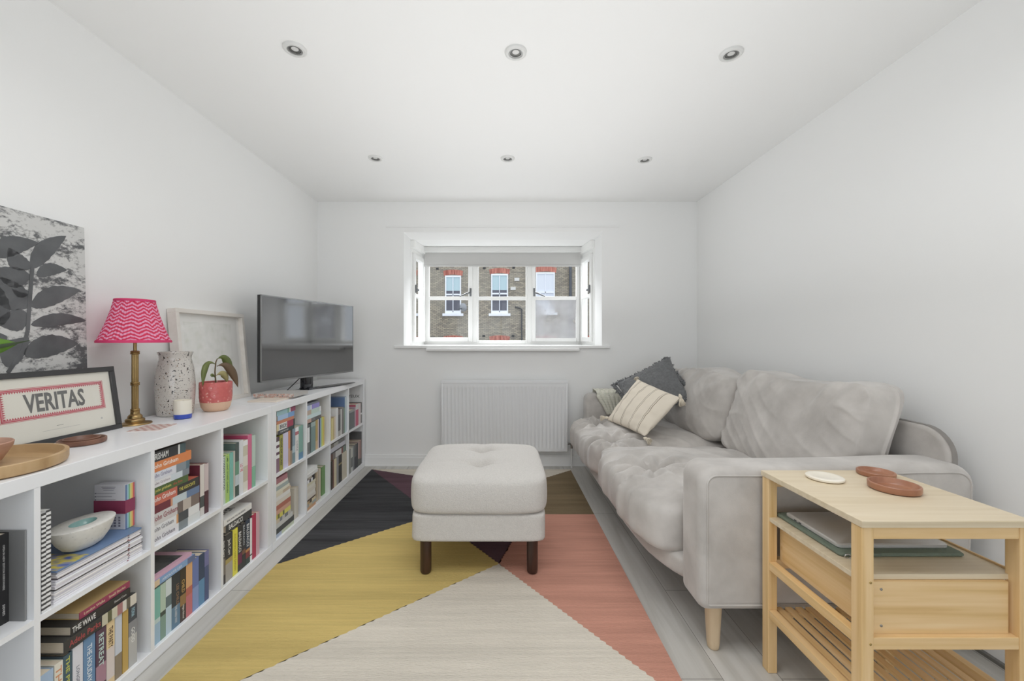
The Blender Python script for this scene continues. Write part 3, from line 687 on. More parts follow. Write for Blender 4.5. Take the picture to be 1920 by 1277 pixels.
# cream striped pillow with tassels
B = Vector((.873, 2.509, .520)); Lf = Vector((.772, 2.992, .522)); vv_ = Vector((.242, .03, .255))
st = stripe_mat((Lf-B).normalized(), (Lf-B).length/2)
cp, U, V, Nn = pillow('scatter_cushion', 'cream cushion with thin brown stripes and corner tassels leaning on the dark one', (1.002, 3.020, .818), (1.107, 2.538, .750), B, Lf, .055, st, 9, .035)
TAS = mat('tassel_cotton', (226, 216, 198), .95, bump=.5, bscale=300)
def tassel(corner, d, L_=.055):
    parts = []; corner = Vector(corner); d = Vector(d).normalized()
    a = d.orthogonal().normalized(); b2 = d.cross(a)
    parts.append(tube_v([corner-d*.008, corner+d*.004, corner+d*.014, corner+d*.02], [.004, .010, .011, .007], 10))
    for i in range(38):
        an = 2.4*i; r = .010*math.sqrt(i/38); o_ = a*math.cos(an)*r+b2*math.sin(an)*r
        parts.append(tube_v([corner+d*.016+o_*.5, corner+d*.035+o_*1.3, corner+d*(L_+random.uniform(-.008, .004))+o_*2.2+Vector((0, 0, -.006))], [.0026, .0026, .0018], 4))
    Vx, Fx = join_v(parts); pyd('tassel', Vx, Fx, TAS, cp, True)
tassel(U*.99+V*.99, Vector((.15, -.35, -1)), .06); tassel(U*.98-V*.98, Vector((.35, -.9, -.12)), .05)
tassel(-U*.98-V*.98, Vector((-1, .25, -.05)), .055); tassel(-U*.99+V*.99, Vector((-.2, .4, .9)), .03)
# throw over the far arm
def throw():
    prof = []   # path over the arm: near (room) side, over the top, down the far side
    pts = [(3.338, .50), (3.339, .58), (3.340, .64), (3.352, .672), (3.39, .684), (3.44, .685), (3.495, .680), (3.512, .64), (3.514, .56)]
    vs, fs = [], []; n = 40; m_ = 6
    dense = []
    for i in range(len(pts)-1):
        for j in range(m_): t = j/m_; dense.append((pts[i][0]+(pts[i+1][0]-pts[i][0])*t, pts[i][1]+(pts[i+1][1]-pts[i][1])*t))
    dense.append(pts[-1])
    for j, (y, z) in enumerate(dense):
        for i in range(n+1):
            u = i/n; w_ = 1 if j > 12 else .55+.45*j/12
            x = .875+(u-.5)*.20*w_+(.03 if j < 12 else 0)*(1-j/12 if j < 12 else 0); r = .005*math.sin(u*34+.2*j)+.004*nz(u*6, j*.2)
            vs.append((x, y-.004+(r if j < 20 else 0)-.006, z+(r if j > 14 else 0)+.004))
    for j in range(len(dense)-1):
        for i in range(n): a = j*(n+1)+i; fs.append((a, a+1, a+n+2, a+n+1))
    o = pyd('throw_blanket', vs, fs, ramp_mat('cream_knit', [(.2, (214, 212, 198)), (.6, (238, 236, 222))], tex='Z', scale=36, detail=1, rough=.95, bump=.8), None, True)
    s = o.modifiers.new('thick', 'SOLIDIFY'); s.thickness = .007; s.offset = 1
    tag(o, 'cream knitted throw draped over the far arm of the sofa', 'throw')
throw()
# ---------------------------------------------------------------- bamboo side table
TB = thing('side_table', 'bamboo side table with box shelf and slatted base at the sofa end', 'table', (1.1, 1.2, 0))
def tk(o): return child_at(o, TB)
TX0, TX1, TY0, TY1 = .886, 1.306, 1.008, 1.394
tk(box('tabletop', TX0-.003, TX1+.003, TY0-.004, TY1+.003, .648, .665, BAMTOP, None, .0015))
for x in (TX0, TX1-.030):
    for y in (TY0, TY1-.032): tk(box('leg', x, x+.030, y, y+.032, 0, .648, BAMZ, None, .002))
for y in (TY0+.002, TY1-.026):
    tk(box('rail', TX0+.03, TX1-.03, y, y+.024, .618, .648, BAMX, None, .0015))
    tk(box('rail', TX0+.03, TX1-.03, y, y+.024, .345, .375, BAMX, None, .0015))
for x in (TX0+.002, TX1-.026):
    tk(box('rail', x, x+.024, TY0+.032, TY1-.032, .345, .372, BAMY, None, .0015))
    tk(box('rail', x, x+.024, TY0+.032, TY1-.032, .185, .212, BAMY, None, .0015))
for y in (TY0+.006, TY1-.026): tk(box('rail', TX0+.026, TX1-.026, y, y+.02, .180, .196, BAMX, None, .0015))
for i in range(10):
    x = TX0+.038+i*.0345; tk(box('slat', x, x+.022, TY0+.006, TY1-.006, .197, .205, BAMY, None, .0012))
tk(box('shelf', TX0+.004, TX1-.006, TY0+.024, TY1-.004, .5055, .519, BAMTOP, None, .001))
for a in ((TX0+.040, TX0+.052, TY0+.028, TY1-.03), (TX1-.052, TX1-.040, TY0+.028, TY1-.03)): tk(box('box_side', a[0], a[1], a[2], a[3], .375, .5055, BAMY))
bm = bmesh.new()
for a in ((TX0+.040, TX1-.040, TY0+.016, TY0+.028), (TX0+.040, TX1-.040, TY1-.042, TY1-.030)): bx(bm, a[0], a[1], a[2], a[3], .3755, .505)
bx(bm, TX0+.052, TX1-.052, TY0+.028, TY1-.042, .3755, .381)
tk(obj('box_front', bm, BAMX))
tk(box('box_rim', TX1-.009, TX1-.003, TY0+.034, TY1-.034, .519, .524, BAMY, None, .001))
SCR = mat('screw_steel', (150, 150, 148), .3, metal=.8); SCB_ = mat('brass_screw', (190, 160, 100), .3, metal=.8)
def yscrew(x, y, z, m, r=.003):
    v, f = lathe_v([(r*.3, .0001), (r, .0008), (r*1.05, -.0005)], 12); R = Matrix.Translation((x, y, z)) @ Matrix.Rotation(PI/2, 4, 'X')
    o = pyd('screw', [R @ Vector(q) for q in v], f, m, None, True); tk(o)
for z in (.395, .486): yscrew(TX0+.062, TY0+.0155, z, SCR)
for x in (TX0+.021, TX1-.014):
    for z in (.36, .512): yscrew(x, TY0-.0003, z, SCB_)
def tray(name, label, cat, x, y, z, r, h, m, wall=.006, floor_t=.004, group=None, rz=0):
    rr = .35*h
    o = lathe(name, [(0, 0), (r-rr, 0), (r-.2*rr, rr*.4), (r, rr), (r, h-.0015), (r-.0015, h), (r-wall+.001, h), (r-wall, h-.0015), (r-wall-.002, floor_t+.004), (r-wall-.006, floor_t), (0, floor_t)], m, None, 64, cap=False)
    o.location = (x, y, z); o.rotation_euler = (0, 0, rz); return tag(o, label, cat, group)
tray('wooden_dish', 'smaller reddish wooden dish at the far edge of the bamboo table', 'dish', 1.228, 1.345, .665, .050, .015, ACACIA)
tray('wooden_dish', 'larger reddish wooden dish in the middle of the bamboo table', 'dish', 1.161, 1.213, .665, .0605, .021, ACACIA, rz=.4)
o = lathe('disc_coaster', [(0, 0), (.044, 0), (.0500, .004), (.0505, .009), (.047, .0115), (.038, .0115), (.035, .0105), (0, .0105)], ramp_mat('cream_marble', [(.3, (232, 224, 206)), (.7, (244, 238, 226))], scale=6, rough=.35), None, 56, cap=False)
o.location = (1.030, 1.307, .665); tag(o, 'round cream stone coaster on the left of the bamboo table top', 'coaster')
# laptop in its sleeve
SLV = mat('green_felt', (118, 130, 116), .9, bump=.5, bscale=300)
def slab(name, x0, x1, y0, y1, z0, z1, r, m, zr=.003, parent=None):
    pts = []
    for cx, cy, a in ((x1-r, y0+r, -90), (x1-r, y1-r, 0), (x0+r, y1-r, 90), (x0+r, y0+r, 180)): pts += arc(cx, cy, r, a, a+90, 6)
    bm = bmesh.new(); n = len(pts); cx, cy = (x0+x1)/2, (y0+y1)/2; vs = []
    for z, ins in ((z0, zr), (z0+zr, 0), (z1-zr, 0), (z1, zr)):
        vs.append([bm.verts.new((cx+(p[0]-cx)*(1-ins/(x1-x0)*2), cy+(p[1]-cy)*(1-ins/(y1-y0)*2), z)) for p in pts])
    for k in range(3):
        for i in range(n): bm.faces.new([vs[k][i], vs[k][(i+1) % n], vs[k+1][(i+1) % n], vs[k+1][i]])
    bm.faces.new(vs[0][::-1]); bm.faces.new(vs[-1])
    return obj(name, bm, m, parent, True, 40)
sl = slab('laptop_sleeve', .920, 1.262, 1.112, 1.382, .5196, .529, .012, SLV); tag(sl, 'dark green laptop sleeve lying on the shelf of the bamboo table', 'laptop sleeve')
lathe_o = pyd('zip_pull', *tube_v([(.935+.008*math.cos(a*PI/4), 1.1075+.0*a, .524+.006*math.sin(a*PI/4)) for a in range(9)], .0016, 6), CHROME, sl, True)
obj('leather_tab', (lambda b: (bx(b, 0.985, 1.03, 1.1095, 1.125, .5225, .5305, bev=.001), b)[1])(bmesh.new()), mat('green_leather_tab', (104, 116, 104), .5), sl)
lp = slab('laptop', .935, 1.243, 1.138, 1.352, .5292, .5425, .010, mat('silver_aluminium', (204, 202, 200), .38, metal=.35)); tag(lp, 'closed silver laptop on top of the green sleeve', 'laptop')
bm = bmesh.new()
for i in range(2): bx(bm, .9345, .936, 1.30-.02*i, 1.31-.02*i, .533, .536)
obj('port', bm, mat('dark_port', (50, 50, 52), .5), lp)
# ---------------------------------------------------------------- bookcases
SX0, SX1, STOP = -1.59, -1.20, .765
def bookcase(label, y0, cw):
    t = thing('bookcase', label, 'bookcase', (-1.395, y0+2*cw, 0), 0, 'white open bookcases')
    L_ = 4*cw+.045+.076; k = lambda o: child_at(o, t)
    k(box('top_panel', SX0, SX1, y0, y0+L_, .727, STOP, SHELF, None, .0012, 1)); k(box('bottom_panel', SX0, SX1, y0, y0+L_, .0, .040, SHELF, None, .0012, 1))
    for a in (y0, y0+L_-.038): k(box('side_panel', SX0, SX1-.0004, a, a+.038, .040, .727, SHELF, None, .0012, 1))
    for i in range(3): a = y0+.038+cw*(i+1)+.015*i; k(box('divider', SX0+.004, SX1-.0006, a, a+.015, .040, .727, SHELF))
    for i in range(4): a = y0+.038+(cw+.015)*i; k(box('shelf', SX0+.004, SX1-.001, a, a+cw, .376, .391, SHELF))
    return [(y0+.038+(cw+.015)*i, y0+.038+(cw+.015)*i+cw) for i in range(4)]
CA = bookcase('nearer white two-row bookcase along the left wall, under the lamp', .678, .335)
CB = bookcase('farther white two-row bookcase along the left wall, under the television', 2.143, .331)
ORD = ['first', 'second', 'third', 'fourth', 'fifth', 'sixth', 'seventh', 'eighth', 'ninth', 'tenth', 'eleventh', 'twelfth', 'thirteenth', 'fourteenth', 'fifteenth', 'sixteenth', 'seventeenth']
XS = -1.213
def Yp(px, xs=XS): return -xs*F/(CX-px)
def bookmesh(upright, y0, y1, z0, z1, depth, xs, col, bands, pages, board=.0016, label=None, group=None, name='book', cat='book'):
    cols = [col]; bm = bmesh.new()
    segs = bands or [(0, 1, col)]
    a0, a1 = (z1, z0) if upright else (y0, y1)
    t = board; x1, x0 = xs, xs-depth
    for s0, s1, c in segs:
        if c not in cols: cols.append(c)
        p, q = a0+(a1-a0)*s0, a0+(a1-a0)*s1; lo, hi = min(p, q), max(p, q)
        if upright: bx(bm, x1-t, x1, y0, y1, lo, hi, cols.index(c))
        else: bx(bm, x1-t, x1, lo, hi, z0, z1, cols.index(c))
    if upright: bx(bm, x0, x1-t, y0, y0+t, z0, z1, 0); bx(bm, x0, x1-t, y1-t, y1, z0, z1, 0)
    else: bx(bm, x0, x1-t, y0, y1, z0, z0+t, 0); bx(bm, x0, x1-t, y0, y1, z1-t, z1, 0)
    # origin at the base
    org = Vector(((x0+x1)/2, (y0+y1)/2, z0)); bmesh.ops.translate(bm, verts=bm.verts[:], vec=-org)
    o = obj(name, bm, [ink(c) for c in cols]); o.location = org; tag(o, label, cat, group)
    bm = bmesh.new(); e = .0025
    if upright: bx(bm, x0+e, x1-t, y0+t, y1-t, z0+.0012, z1-e)
    else: bx(bm, x0+e, x1-t, y0+e, y1-e, z0+t, z1-t)
    bmesh.ops.translate(bm, verts=bm.verts[:], vec=-org)
    obj('pages', bm, pages, o)
    return o, org
def spine_text(o, org, upright, y0, y1, z0, z1, xs, s, tcol, f0, f1, wfrac=.62, woff=0, nm='title'):
    if upright:
        L_ = (z1-z0)*(f1-f0); c = (xs, (y0+y1)/2+woff*(y1-y0), z1-(z1-z0)*(f0+f1)/2)
        lettering(nm, s, Vector(c)-org, (0, 0, -1), (0, 1, 0), L_, (y1-y0)*wfrac, ink(tcol), o)
    else:
        L_ = (y1-y0)*(f1-f0); c = (xs, y0+(y1-y0)*(f0+f1)/2, (z0+z1)/2+woff*(z1-z0))
        lettering(nm, s, Vector(c)-org, (0, 1, 0), (0, 0, 1), L_, (z1-z0)*wfrac, ink(tcol), o)
def row(case, cub, where, zb, items, group, xs=XS):
    """items: (px0, px1, height, depth, colour, description, bands, [texts], pages, dx)"""
    prev = cub[0]+.001
    for i, it in enumerate(items):
        px0, px1, h, dep, col, desc = it[:6]; bands = it[6] if len(it) > 6 else None; txt = it[7] if len(it) > 7 else []; pg = it[8] if len(it) > 8 else PAPER; dx = it[9] if len(it) > 9 else 0
        X = xs+dx; y0 = max(prev, Yp(px0, X)); y1 = max(y0+.0035, min(cub[1]-.001, Yp(px1, X))); prev = y1+.0006
        lab = '%s, %s from the left, %s' % (desc, ORD[i], where)
        o, org = bookmesh(True, y0, y1, zb+.0003, zb+h, dep, X, col, bands, pg, label=lab, group=group)
        for j, T in enumerate(txt): spine_text(o, org, True, y0, y1, zb, zb+h, X, T[0], T[1], T[2], T[3], T[4] if len(T) > 4 else .62, T[5] if len(T) > 5 else 0)
def stack(case, cub, where, zb, items, group, xs=XS, word='from the bottom'):
    z = zb+.0003
    for i, it in enumerate(items):
        px0, px1, th, dep, col, desc = it[:6]; bands = it[6] if len(it) > 6 else None; txt = it[7] if len(it) > 7 else []; pg = it[8] if len(it) > 8 else PAPER; dx = it[9] if len(it) > 9 else 0
        X = xs+dx; y0 = max(cub[0]+.002, Yp(px0, X)) if px0 else cub[0]+.004; y1 = min(cub[1]-.002, Yp(px1, X))
        lab = '%s, lying %s %s, %s' % (desc, ORD[i], word, where)
        o, org = bookmesh(False, y0, y1, z, z+th-.0004, dep, X, col, bands, pg, label=lab, group=group)
        for T in txt: spine_text(o, org, False, y0, y1, z, z+th, X, T[0], T[1], T[2], T[3], T[4] if len(T) > 4 else .6, T[5] if len(T) > 5 else 0)
        z += th
    return z
LO, UP = .040, .391
W = (238, 238, 240); BK = (40, 40, 42); CR = (226, 214, 190)
nb = lambda s: 'near bookcase, %s cubby' % s
fb = lambda s: 'far bookcase, %s cubby' % s
# A1 upper: black books and a grey one at the left picture edge
row('A', CA[0], nb('upper left'), UP, [
    (-64, -36, .222, .15, (70, 72, 76), 'dark grey hardback'),
    (-34, -3, .225, .15, (34, 34, 36), 'black hardback', None, [], PAPER, -.035),
    (-3, 16.5, .228, .15, (34, 34, 36), 'black hardback with small white lettering', None, [('OPEN IN NEW EDITION EVERYWHERE', (190, 190, 188), .12, .62, .2), ('seven', (190, 190, 188), .78, .9, .25)], PAPER, -.045),
    (19.6, 46, .232, .20, (128, 128, 128), 'grey clothbound book', None, [], PAPER, -.005)], 'books in the near bookcase')
# A2 upper: chequered spines, magazines, box, stone bowl
for i, (a, b_, tx) in enumerate(((78, 86.5, 'left'), (86.7, 95.5, 'right'))):
    y0, y1 = max(CA[1][0]+.001, Yp(a, -1.206)), Yp(b_, -1.206); n = 21; hh = .262
    bands = [(k/n, (k+.5)/n, (60, 60, 62) if (k+i*.0) % 1 == 0 else W) for k in range(n)]
    seg = []
    for k in range(n): q = (k+.0)/n; seg += [(q, q+.48/n, (62, 62, 64)), (q+.48/n, q+1/n, (232, 232, 232))] if i == 0 else [(q, q+.42/n, (62, 62, 64)), (q+.42/n, q+1/n, (232, 232, 232))]
    o, org = bookmesh(True, y0+.0003, y1, UP+.0003, UP+.262+.004*i, .20, -1.206, (232, 232, 232), seg, PAPERW, label='black and white chequered spine, %s of the pair beside the magazine pile' % tx, group='chequered volumes', name='book')
mg = [(236, 234, 240), (228, 226, 234), (240, 238, 240), (216, 214, 226), (238, 232, 232), (232, 232, 238), (70, 66, 70), (234, 232, 240), (226, 222, 232), (238, 238, 242), (222, 220, 230), (90, 84, 90), (236, 230, 232), (240, 238, 242), (226, 224, 234), (236, 234, 240)]
z = UP; nm = len(mg)
for i, c in enumerate(mg):
    th = .0058 if i not in (6, 11) else .0042; y0 = 1.104+random.uniform(0, .008)+.0006*i; y1 = 1.388-random.uniform(0, .008)-.0006*i; dx = random.uniform(-.004, .002)
    bm = bmesh.new(); bx(bm, -.21, 0, -(y1-y0)/2, (y1-y0)/2, 0, th-.0005, 0, .0008, 1)
    cov = (60, 96, 160) if i == nm-1 else c
    o = obj('magazine', bm, [ink(cov if i < nm-1 else (92, 122, 168), .4)]); o.location = (-1.212+dx, (y0+y1)/2, z+.0002)
    where = 'top' if i == nm-1 else None
    tag(o, ('blue covered magazine on top of the thick pile under the stone bowl' if where else ('dark-edged' if c[0] < 100 else 'pale') + ' magazine, %s from the bottom of the pile under the stone bowl' % ORD[i]), 'magazine', 'magazines piled in the near bookcase')
    if where:
        bm = bmesh.new(); n_ = 22
        for q in range(n_): bx(bm, -.205, -.002, -(y1-y0)/2+.002, -(y1-y0)/2+.09, th-.0004, th-.0002) if q == 0 else None
        obj('cover_art', bm, ramp_mat('magazine_cover_art', [(.3, (48, 76, 150)), (.45, (206, 190, 70)), (.55, (120, 130, 180)), (.7, (60, 90, 160))], scale=14, detail=2, stretch=(1, 2.4, 1), rough=.35), o)
    else:
        bm = bmesh.new(); bx(bm, -.003, .0002, .08+(i % 3)*.002, .086+(i % 3)*.002, .0012, .0042); obj('spine_mark', bm, ink([(130, 50, 60), (70, 70, 80), (150, 90, 90)][i % 3]), o)
    z += th
MAGZ = z
# rainbow box
rb = thing('card_box', 'white box with crimson band and rainbow stripes on the magazine pile', 'box', (-1.300, 1.374, MAGZ))
box('box_body', -.050, .052, -.017, .017, .0003, .148, ink((214, 212, 220), .5), rb, .0008, 1)
st_ = [(84, 110, 160), (140, 190, 214), (116, 180, 120), (214, 214, 110), (238, 170, 80), (214, 70, 80)]
bm = bmesh.new()
for i, c in enumerate(st_): bx(bm, .052, .0528, -.0165+.0055*i, -.011+.0055*i, .001, .147, i)
obj('rainbow_stripes', bm, [ink(c) for c in st_], rb)
box('band', -.0512, .0536, -.0182, .0178, .053, .096, ink((140, 40, 74), .5), rb)
bm = bmesh.new()
for i in range(3): bx(bm, -.048, -.0435, -.01765, -.0170, .118-.0105*i, .1215-.0105*i); bx(bm, -.041, .020-.012*(i % 2), -.01765, -.0170, .1195-.0105*i, .1205-.0105*i)
for i in range(3): bx(bm, -.026+.003*i, .020-.003*i, -.01765, -.0170, .1400-.005*i, .1412-.005*i)
for a in ((.0, .010), (.014, .022), (.030, .036)):
    for q in range(4): bx(bm, a[0], a[1], -.01765, -.0170, .010+.009*q, .0155+.009*q)
obj('printed_lines', bm, ink((110, 108, 124)), rb)
# stone bowl
STONE = ramp_mat('speckled_stone', [(.0, (150, 148, 144)), (.12, (206, 204, 198)), (.2, (222, 220, 214)), (1, (230, 228, 222))], tex='voronoi', scale=90, rough=.7)
def stone_bowl():
    pr = [(0, 0), (.045, .001), (.062, .010), (.080, .032), (.092, .056), (.1005, .078), (.101, .0815), (.099, .083), (.060, .0835), (.042, .0825)]
    v, f = lathe_v(pr, 56); v = [(x*.60, y*.84, zz*.88) for x, y, zz in v]
    o = pyd('stone_bowl', v, f, STONE, None, True, 50); o.location = (-1.276, 1.248, MAGZ+.0003)
    tag(o, 'pale speckled stone tealight bowl on the magazine pile', 'bowl')
    v, f = lathe_v([(.043, .083), (.040, .078), (.034, .066), (.02, .060), (0, .059)], 40); v = [(x*.60, y*.84, zz*.88) for x, y, zz in v]
    pyd('glazed_hollow', v, f, mat('teal_glaze', (150, 190, 186), .12), o, True)
stone_bowl()
# A1 lower / A2 lower
row('A', CA[1], nb('lower second'), LO, [
    (70, 100, .186, .13, (150, 180, 214), 'light blue paperback', [(0, .5, (158, 186, 218)), (.5, 1, (140, 172, 210))], [('LUV', (60, 76, 120), .42, .75, .5)], PAPER, .004),
    (102, 118, .186, .13, (232, 226, 208), 'cream paperback with orange title', None, [('THE GIRL', (222, 140, 90), .06, .8, .7)]),
    (119, 135, .192, .13, (52, 74, 92), 'navy paperback with yellow title', [(0, .5, (56, 84, 100)), (.5, 1, (84, 110, 140))], [('THE PERFECT', (196, 200, 70), .04, .8, .45)]),
    (136.5, 155.5, .196, .13, (222, 222, 232), 'white paperback with grey title', None, [('LONGEST RIDE', (120, 126, 140), .3, .8, .3), ('S', (70, 80, 110), .85, .93, .5)]),
    (157, 178.5, .198, .13, (92, 136, 184), 'blue paperback with white title', None, [('THE HOLIDAY', (222, 232, 240), .12, .68, .42)]),
    (180.5, 199, .196, .13, (92, 62, 84), 'dark plum paperback with pale title', [(0, .55, (84, 56, 76)), (.55, .85, (170, 120, 140)), (.85, 1, (60, 44, 54))], [('RETREAT', (186, 216, 210), .08, .58, .5)]),
    (200, 215, .200, .13, (230, 200, 150), 'cream paperback with bold dark title', [(0, .42, (236, 204, 146)), (.42, .9, (222, 206, 200)), (.9, 1, (230, 196, 140))], [('THE PARTY', (70, 44, 30), .1, .42, .55)]),
    (216, 228.5, .200, .13, (196, 204, 220), 'pale blue paperback with brown foot', [(0, .62, (200, 208, 224)), (.62, 1, (140, 122, 98))]),
    (230, 240.5, .200, .13, (196, 154, 66), 'ochre yellow paperback'),
    (241.5, 257, .201, .13, (176, 176, 174), 'grey paperback with dark head', [(0, .27, (60, 66, 76)), (.27, .5, (130, 132, 138)), (.5, 1, (180, 180, 178))], [('FIONA', (150, 196, 214), .06, .2, .4), ('GOOD', (232, 232, 230), .38, .62, .4)])], 'books in the near bookcase')
stack('A', CA[1], nb('lower second'), LO+.2015, [
    (120, 256, .034, .15, (52, 52, 50), 'thick black hardback with cream flowers', [(0, .48, (50, 50, 50)), (.48, .56, (196, 190, 160)), (.56, .62, (90, 90, 60)), (.62, .7, (206, 200, 172)), (.7, .78, (170, 110, 110)), (.78, .84, (220, 214, 200)), (.84, .9, (96, 90, 76)), (.9, 1, (214, 206, 190))], [('Adele Parks', (176, 62, 64), .06, .46, .5)], PAPER, .006),
    (133, 244.5, .027, .15, (44, 42, 42), 'black hardback with white title', None, [('THE WAVE', (232, 230, 226), .02, .38, .6), ('Eleanor Cross', (180, 178, 174), .7, .92, .25)], PAPER, .002),
    (149, 243.5, .020, .14, (196, 160, 96), 'tan covered book with crimson spine', [(0, 1, (158, 52, 80))], [('London Walks    Small Stories', (220, 190, 150), .08, .9, .4)], PAPER, -.003)], 'books in the near bookcase')
# A3 upper
JG = 'John Grisham'
stack('A', CA[2], nb('upper third'), UP, [
    (0, 375, .0325, .15, (222, 222, 228), 'white hardback with orange mark', [(0, .52, (226, 226, 232)), (.52, .72, (120, 132, 138)), (.72, 1, (214, 220, 222))], [(JG, (120, 116, 130), .02, .44, .62)]),
    (0, 374, .034, .15, (226, 228, 232), 'white hardback with black label', [(0, .48, (228, 230, 234)), (.48, .52, (220, 150, 90)), (.52, .74, (70, 74, 78)), (.74, 1, (226, 228, 230))], [(JG, (130, 130, 140), .02, .42, .62)]),
    (0, 374, .042, .15, (200, 196, 194), 'wide cream hardback with brown end', [(0, .5, (208, 204, 204)), (.5, .62, (110, 96, 90)), (.62, .8, (190, 176, 164)), (.8, 1, (120, 104, 96))], [(JG, (150, 76, 84), .03, .5, .6)]),
    (0, 374, .028, .15, (110, 40, 50), 'dark red book with blue end', [(0, .36, (112, 44, 54)), (.36, .4, (214, 140, 100)), (.4, .7, (190, 206, 214)), (.7, 1, (96, 120, 160))]),
    (0, 373.5, .036, .15, (204, 88, 66), 'red and black paperback', [(0, .5, (208, 96, 74)), (.5, 1, (54, 52, 50))], [(JG, (240, 226, 220), .02, .46, .6), ('THE ASSOCIATE', (206, 192, 70), .54, .9, .36)]),
    (0, 353, .027, .14, (72, 96, 50), 'green paperback', None, [('john grisham', (206, 196, 84), .08, .5, .5), ('the firm', (176, 84, 60), .56, .82, .35)]),
    (0, 355, .024, .14, (222, 224, 228), 'white paperback with pale lettering', [(0, .48, (226, 226, 230)), (.48, .8, (204, 216, 226)), (.8, 1, (120, 130, 140))], [(JG, (170, 160, 168), .04, .46, .5)]),
    (0, 355.5, .030, .14, (214, 218, 230), 'pale lilac paperback with grey end', [(0, .62, (216, 220, 232)), (.62, .9, (126, 138, 148)), (.9, 1, (84, 110, 124))], [(JG, (140, 140, 170), .02, .5, .6)]),
    (0, 358.5, .036, .14, (232, 124, 62), 'bright orange paperback', None, [(JG, (248, 236, 224), .02, .64, .56)]),
    (0, 348, .036, .14, (54, 54, 56), 'black paperback', [(0, .76, (52, 52, 54)), (.76, .82, (220, 220, 216)), (.82, 1, (70, 90, 94))], [('GRISHAM', (228, 228, 226), .0, .46, .62)])], 'flat pile of books in the near bookcase')
row('A', CA[2], nb('upper third'), UP, [
    (375.5, 383, .208, .14, (112, 40, 58), 'cream spined book with maroon cover', [(0, .62, (222, 214, 206)), (.62, .84, (70, 76, 74)), (.84, 1, (212, 206, 200))], [], PAPER, -.004),
    (383.5, 391, .205, .14, (110, 42, 54), 'pink and dark maroon book', [(0, .55, (206, 186, 186)), (.55, 1, (78, 42, 48))], [], PAPER, -.004)], 'books in the near bookcase', xs=-1.222)
# A3 lower
row('A', CA[2], nb('lower third'), LO, [
    (289.5, 300.5, .196, .13, (110, 186, 176), 'teal paperback', [(0, .55, (112, 186, 172)), (.55, .63, (190, 216, 216)), (.63, 1, (150, 190, 220))]),
    (300.8, 310.8, .197, .13, (160, 190, 170), 'pale green paperback', [(0, .5, (176, 202, 180)), (.5, .58, (60, 74, 66)), (.58, 1, (120, 156, 140))]),
    (311, 321.6, .199, .13, (190, 212, 226), 'pale blue paperback', [(0, .3, (206, 220, 224)), (.3, .5, (90, 110, 116)), (.5, 1, (182, 210, 228))]),
    (321.9, 337.6, .201, .13, (48, 58, 66), 'black paperback with bronze title', [(0, .6, (46, 52, 58)), (.6, 1, (86, 124, 156))], [('LEE CHILD', (150, 112, 80), .22, .6, .3, .2), ('THE HARD WAY', (196, 204, 212), .6, .92, .28)]),
    (338, 348.8, .202, .13, (66, 52, 42), 'dark brown paperback with gold title', [(0, .5, (56, 48, 40)), (.5, .7, (150, 110, 60)), (.7, 1, (66, 54, 50))], [('CHILD', (206, 160, 80), .22, .46, .5), ('Night School', (226, 220, 206), .7, .95, .35)]),
    (349, 360.6, .203, .13, (222, 140, 96), 'orange and pink paperback', [(0, .45, (226, 164, 104)), (.45, .6, (196, 96, 80)), (.6, 1, (206, 104, 112))]),
    (361, 372.6, .204, .13, (98, 120, 190), 'cornflower blue paperback', [(0, .55, (96, 116, 186)), (.55, 1, (124, 150, 212))]),
    (373, 383.4, .204, .13, (60, 96, 140), 'navy paperback with pale foot', [(0, .5, (50, 66, 96)), (.5, 1, (84, 140, 190))]),
    (383.8, 391.5, .202, .13, (86, 92, 146), 'indigo paperback', [(0, .3, (108, 110, 168)), (.3, 1, (70, 84, 130))])], 'books in the near bookcase')
zz = stack('A', CA[2], nb('lower third'), LO+.2045, [
    (303-22, 366, .022, .15, (116, 156, 206), 'blue paperback', [(0, .15, (220, 190, 150)), (.15, .8, (120, 160, 212)), (.8, 1, (90, 106, 150))], [('ABSOLUTE LIES', (206, 220, 236), .2, .66, .4)], PAPER, .004),
    (306-24, 359.5, .014, .16, (214, 160, 186), 'pink book with photograph cover', None, [], PAPERW, .0)], 'books in the near bookcase', word='upon the row')
box('cover_photo', -1.355, -1.228, 1.436, 1.575, zz-.0003, zz+.0004, ramp_mat('dark_photo', [(.3, (60, 62, 66)), (.7, (104, 106, 104))], scale=30, rough=.4), None).name = 'cover_photo'
_cp = bpy.data.objects['cover_photo']; _pk = [o for o in bpy.data.objects if o.get('label', '').startswith('pink book with photograph')][0]
_cp.parent = _pk; _cp.matrix_parent_inverse = Matrix.Translation(_pk.location).inverted()
o, org = bookmesh(False, 1.43, 1.60, zz+.0006, zz+.018, .14, -1.40, (196, 180, 160), None, PAPER, label='tan book lying at the back above the pink one, near bookcase', group='books in the near bookcase')
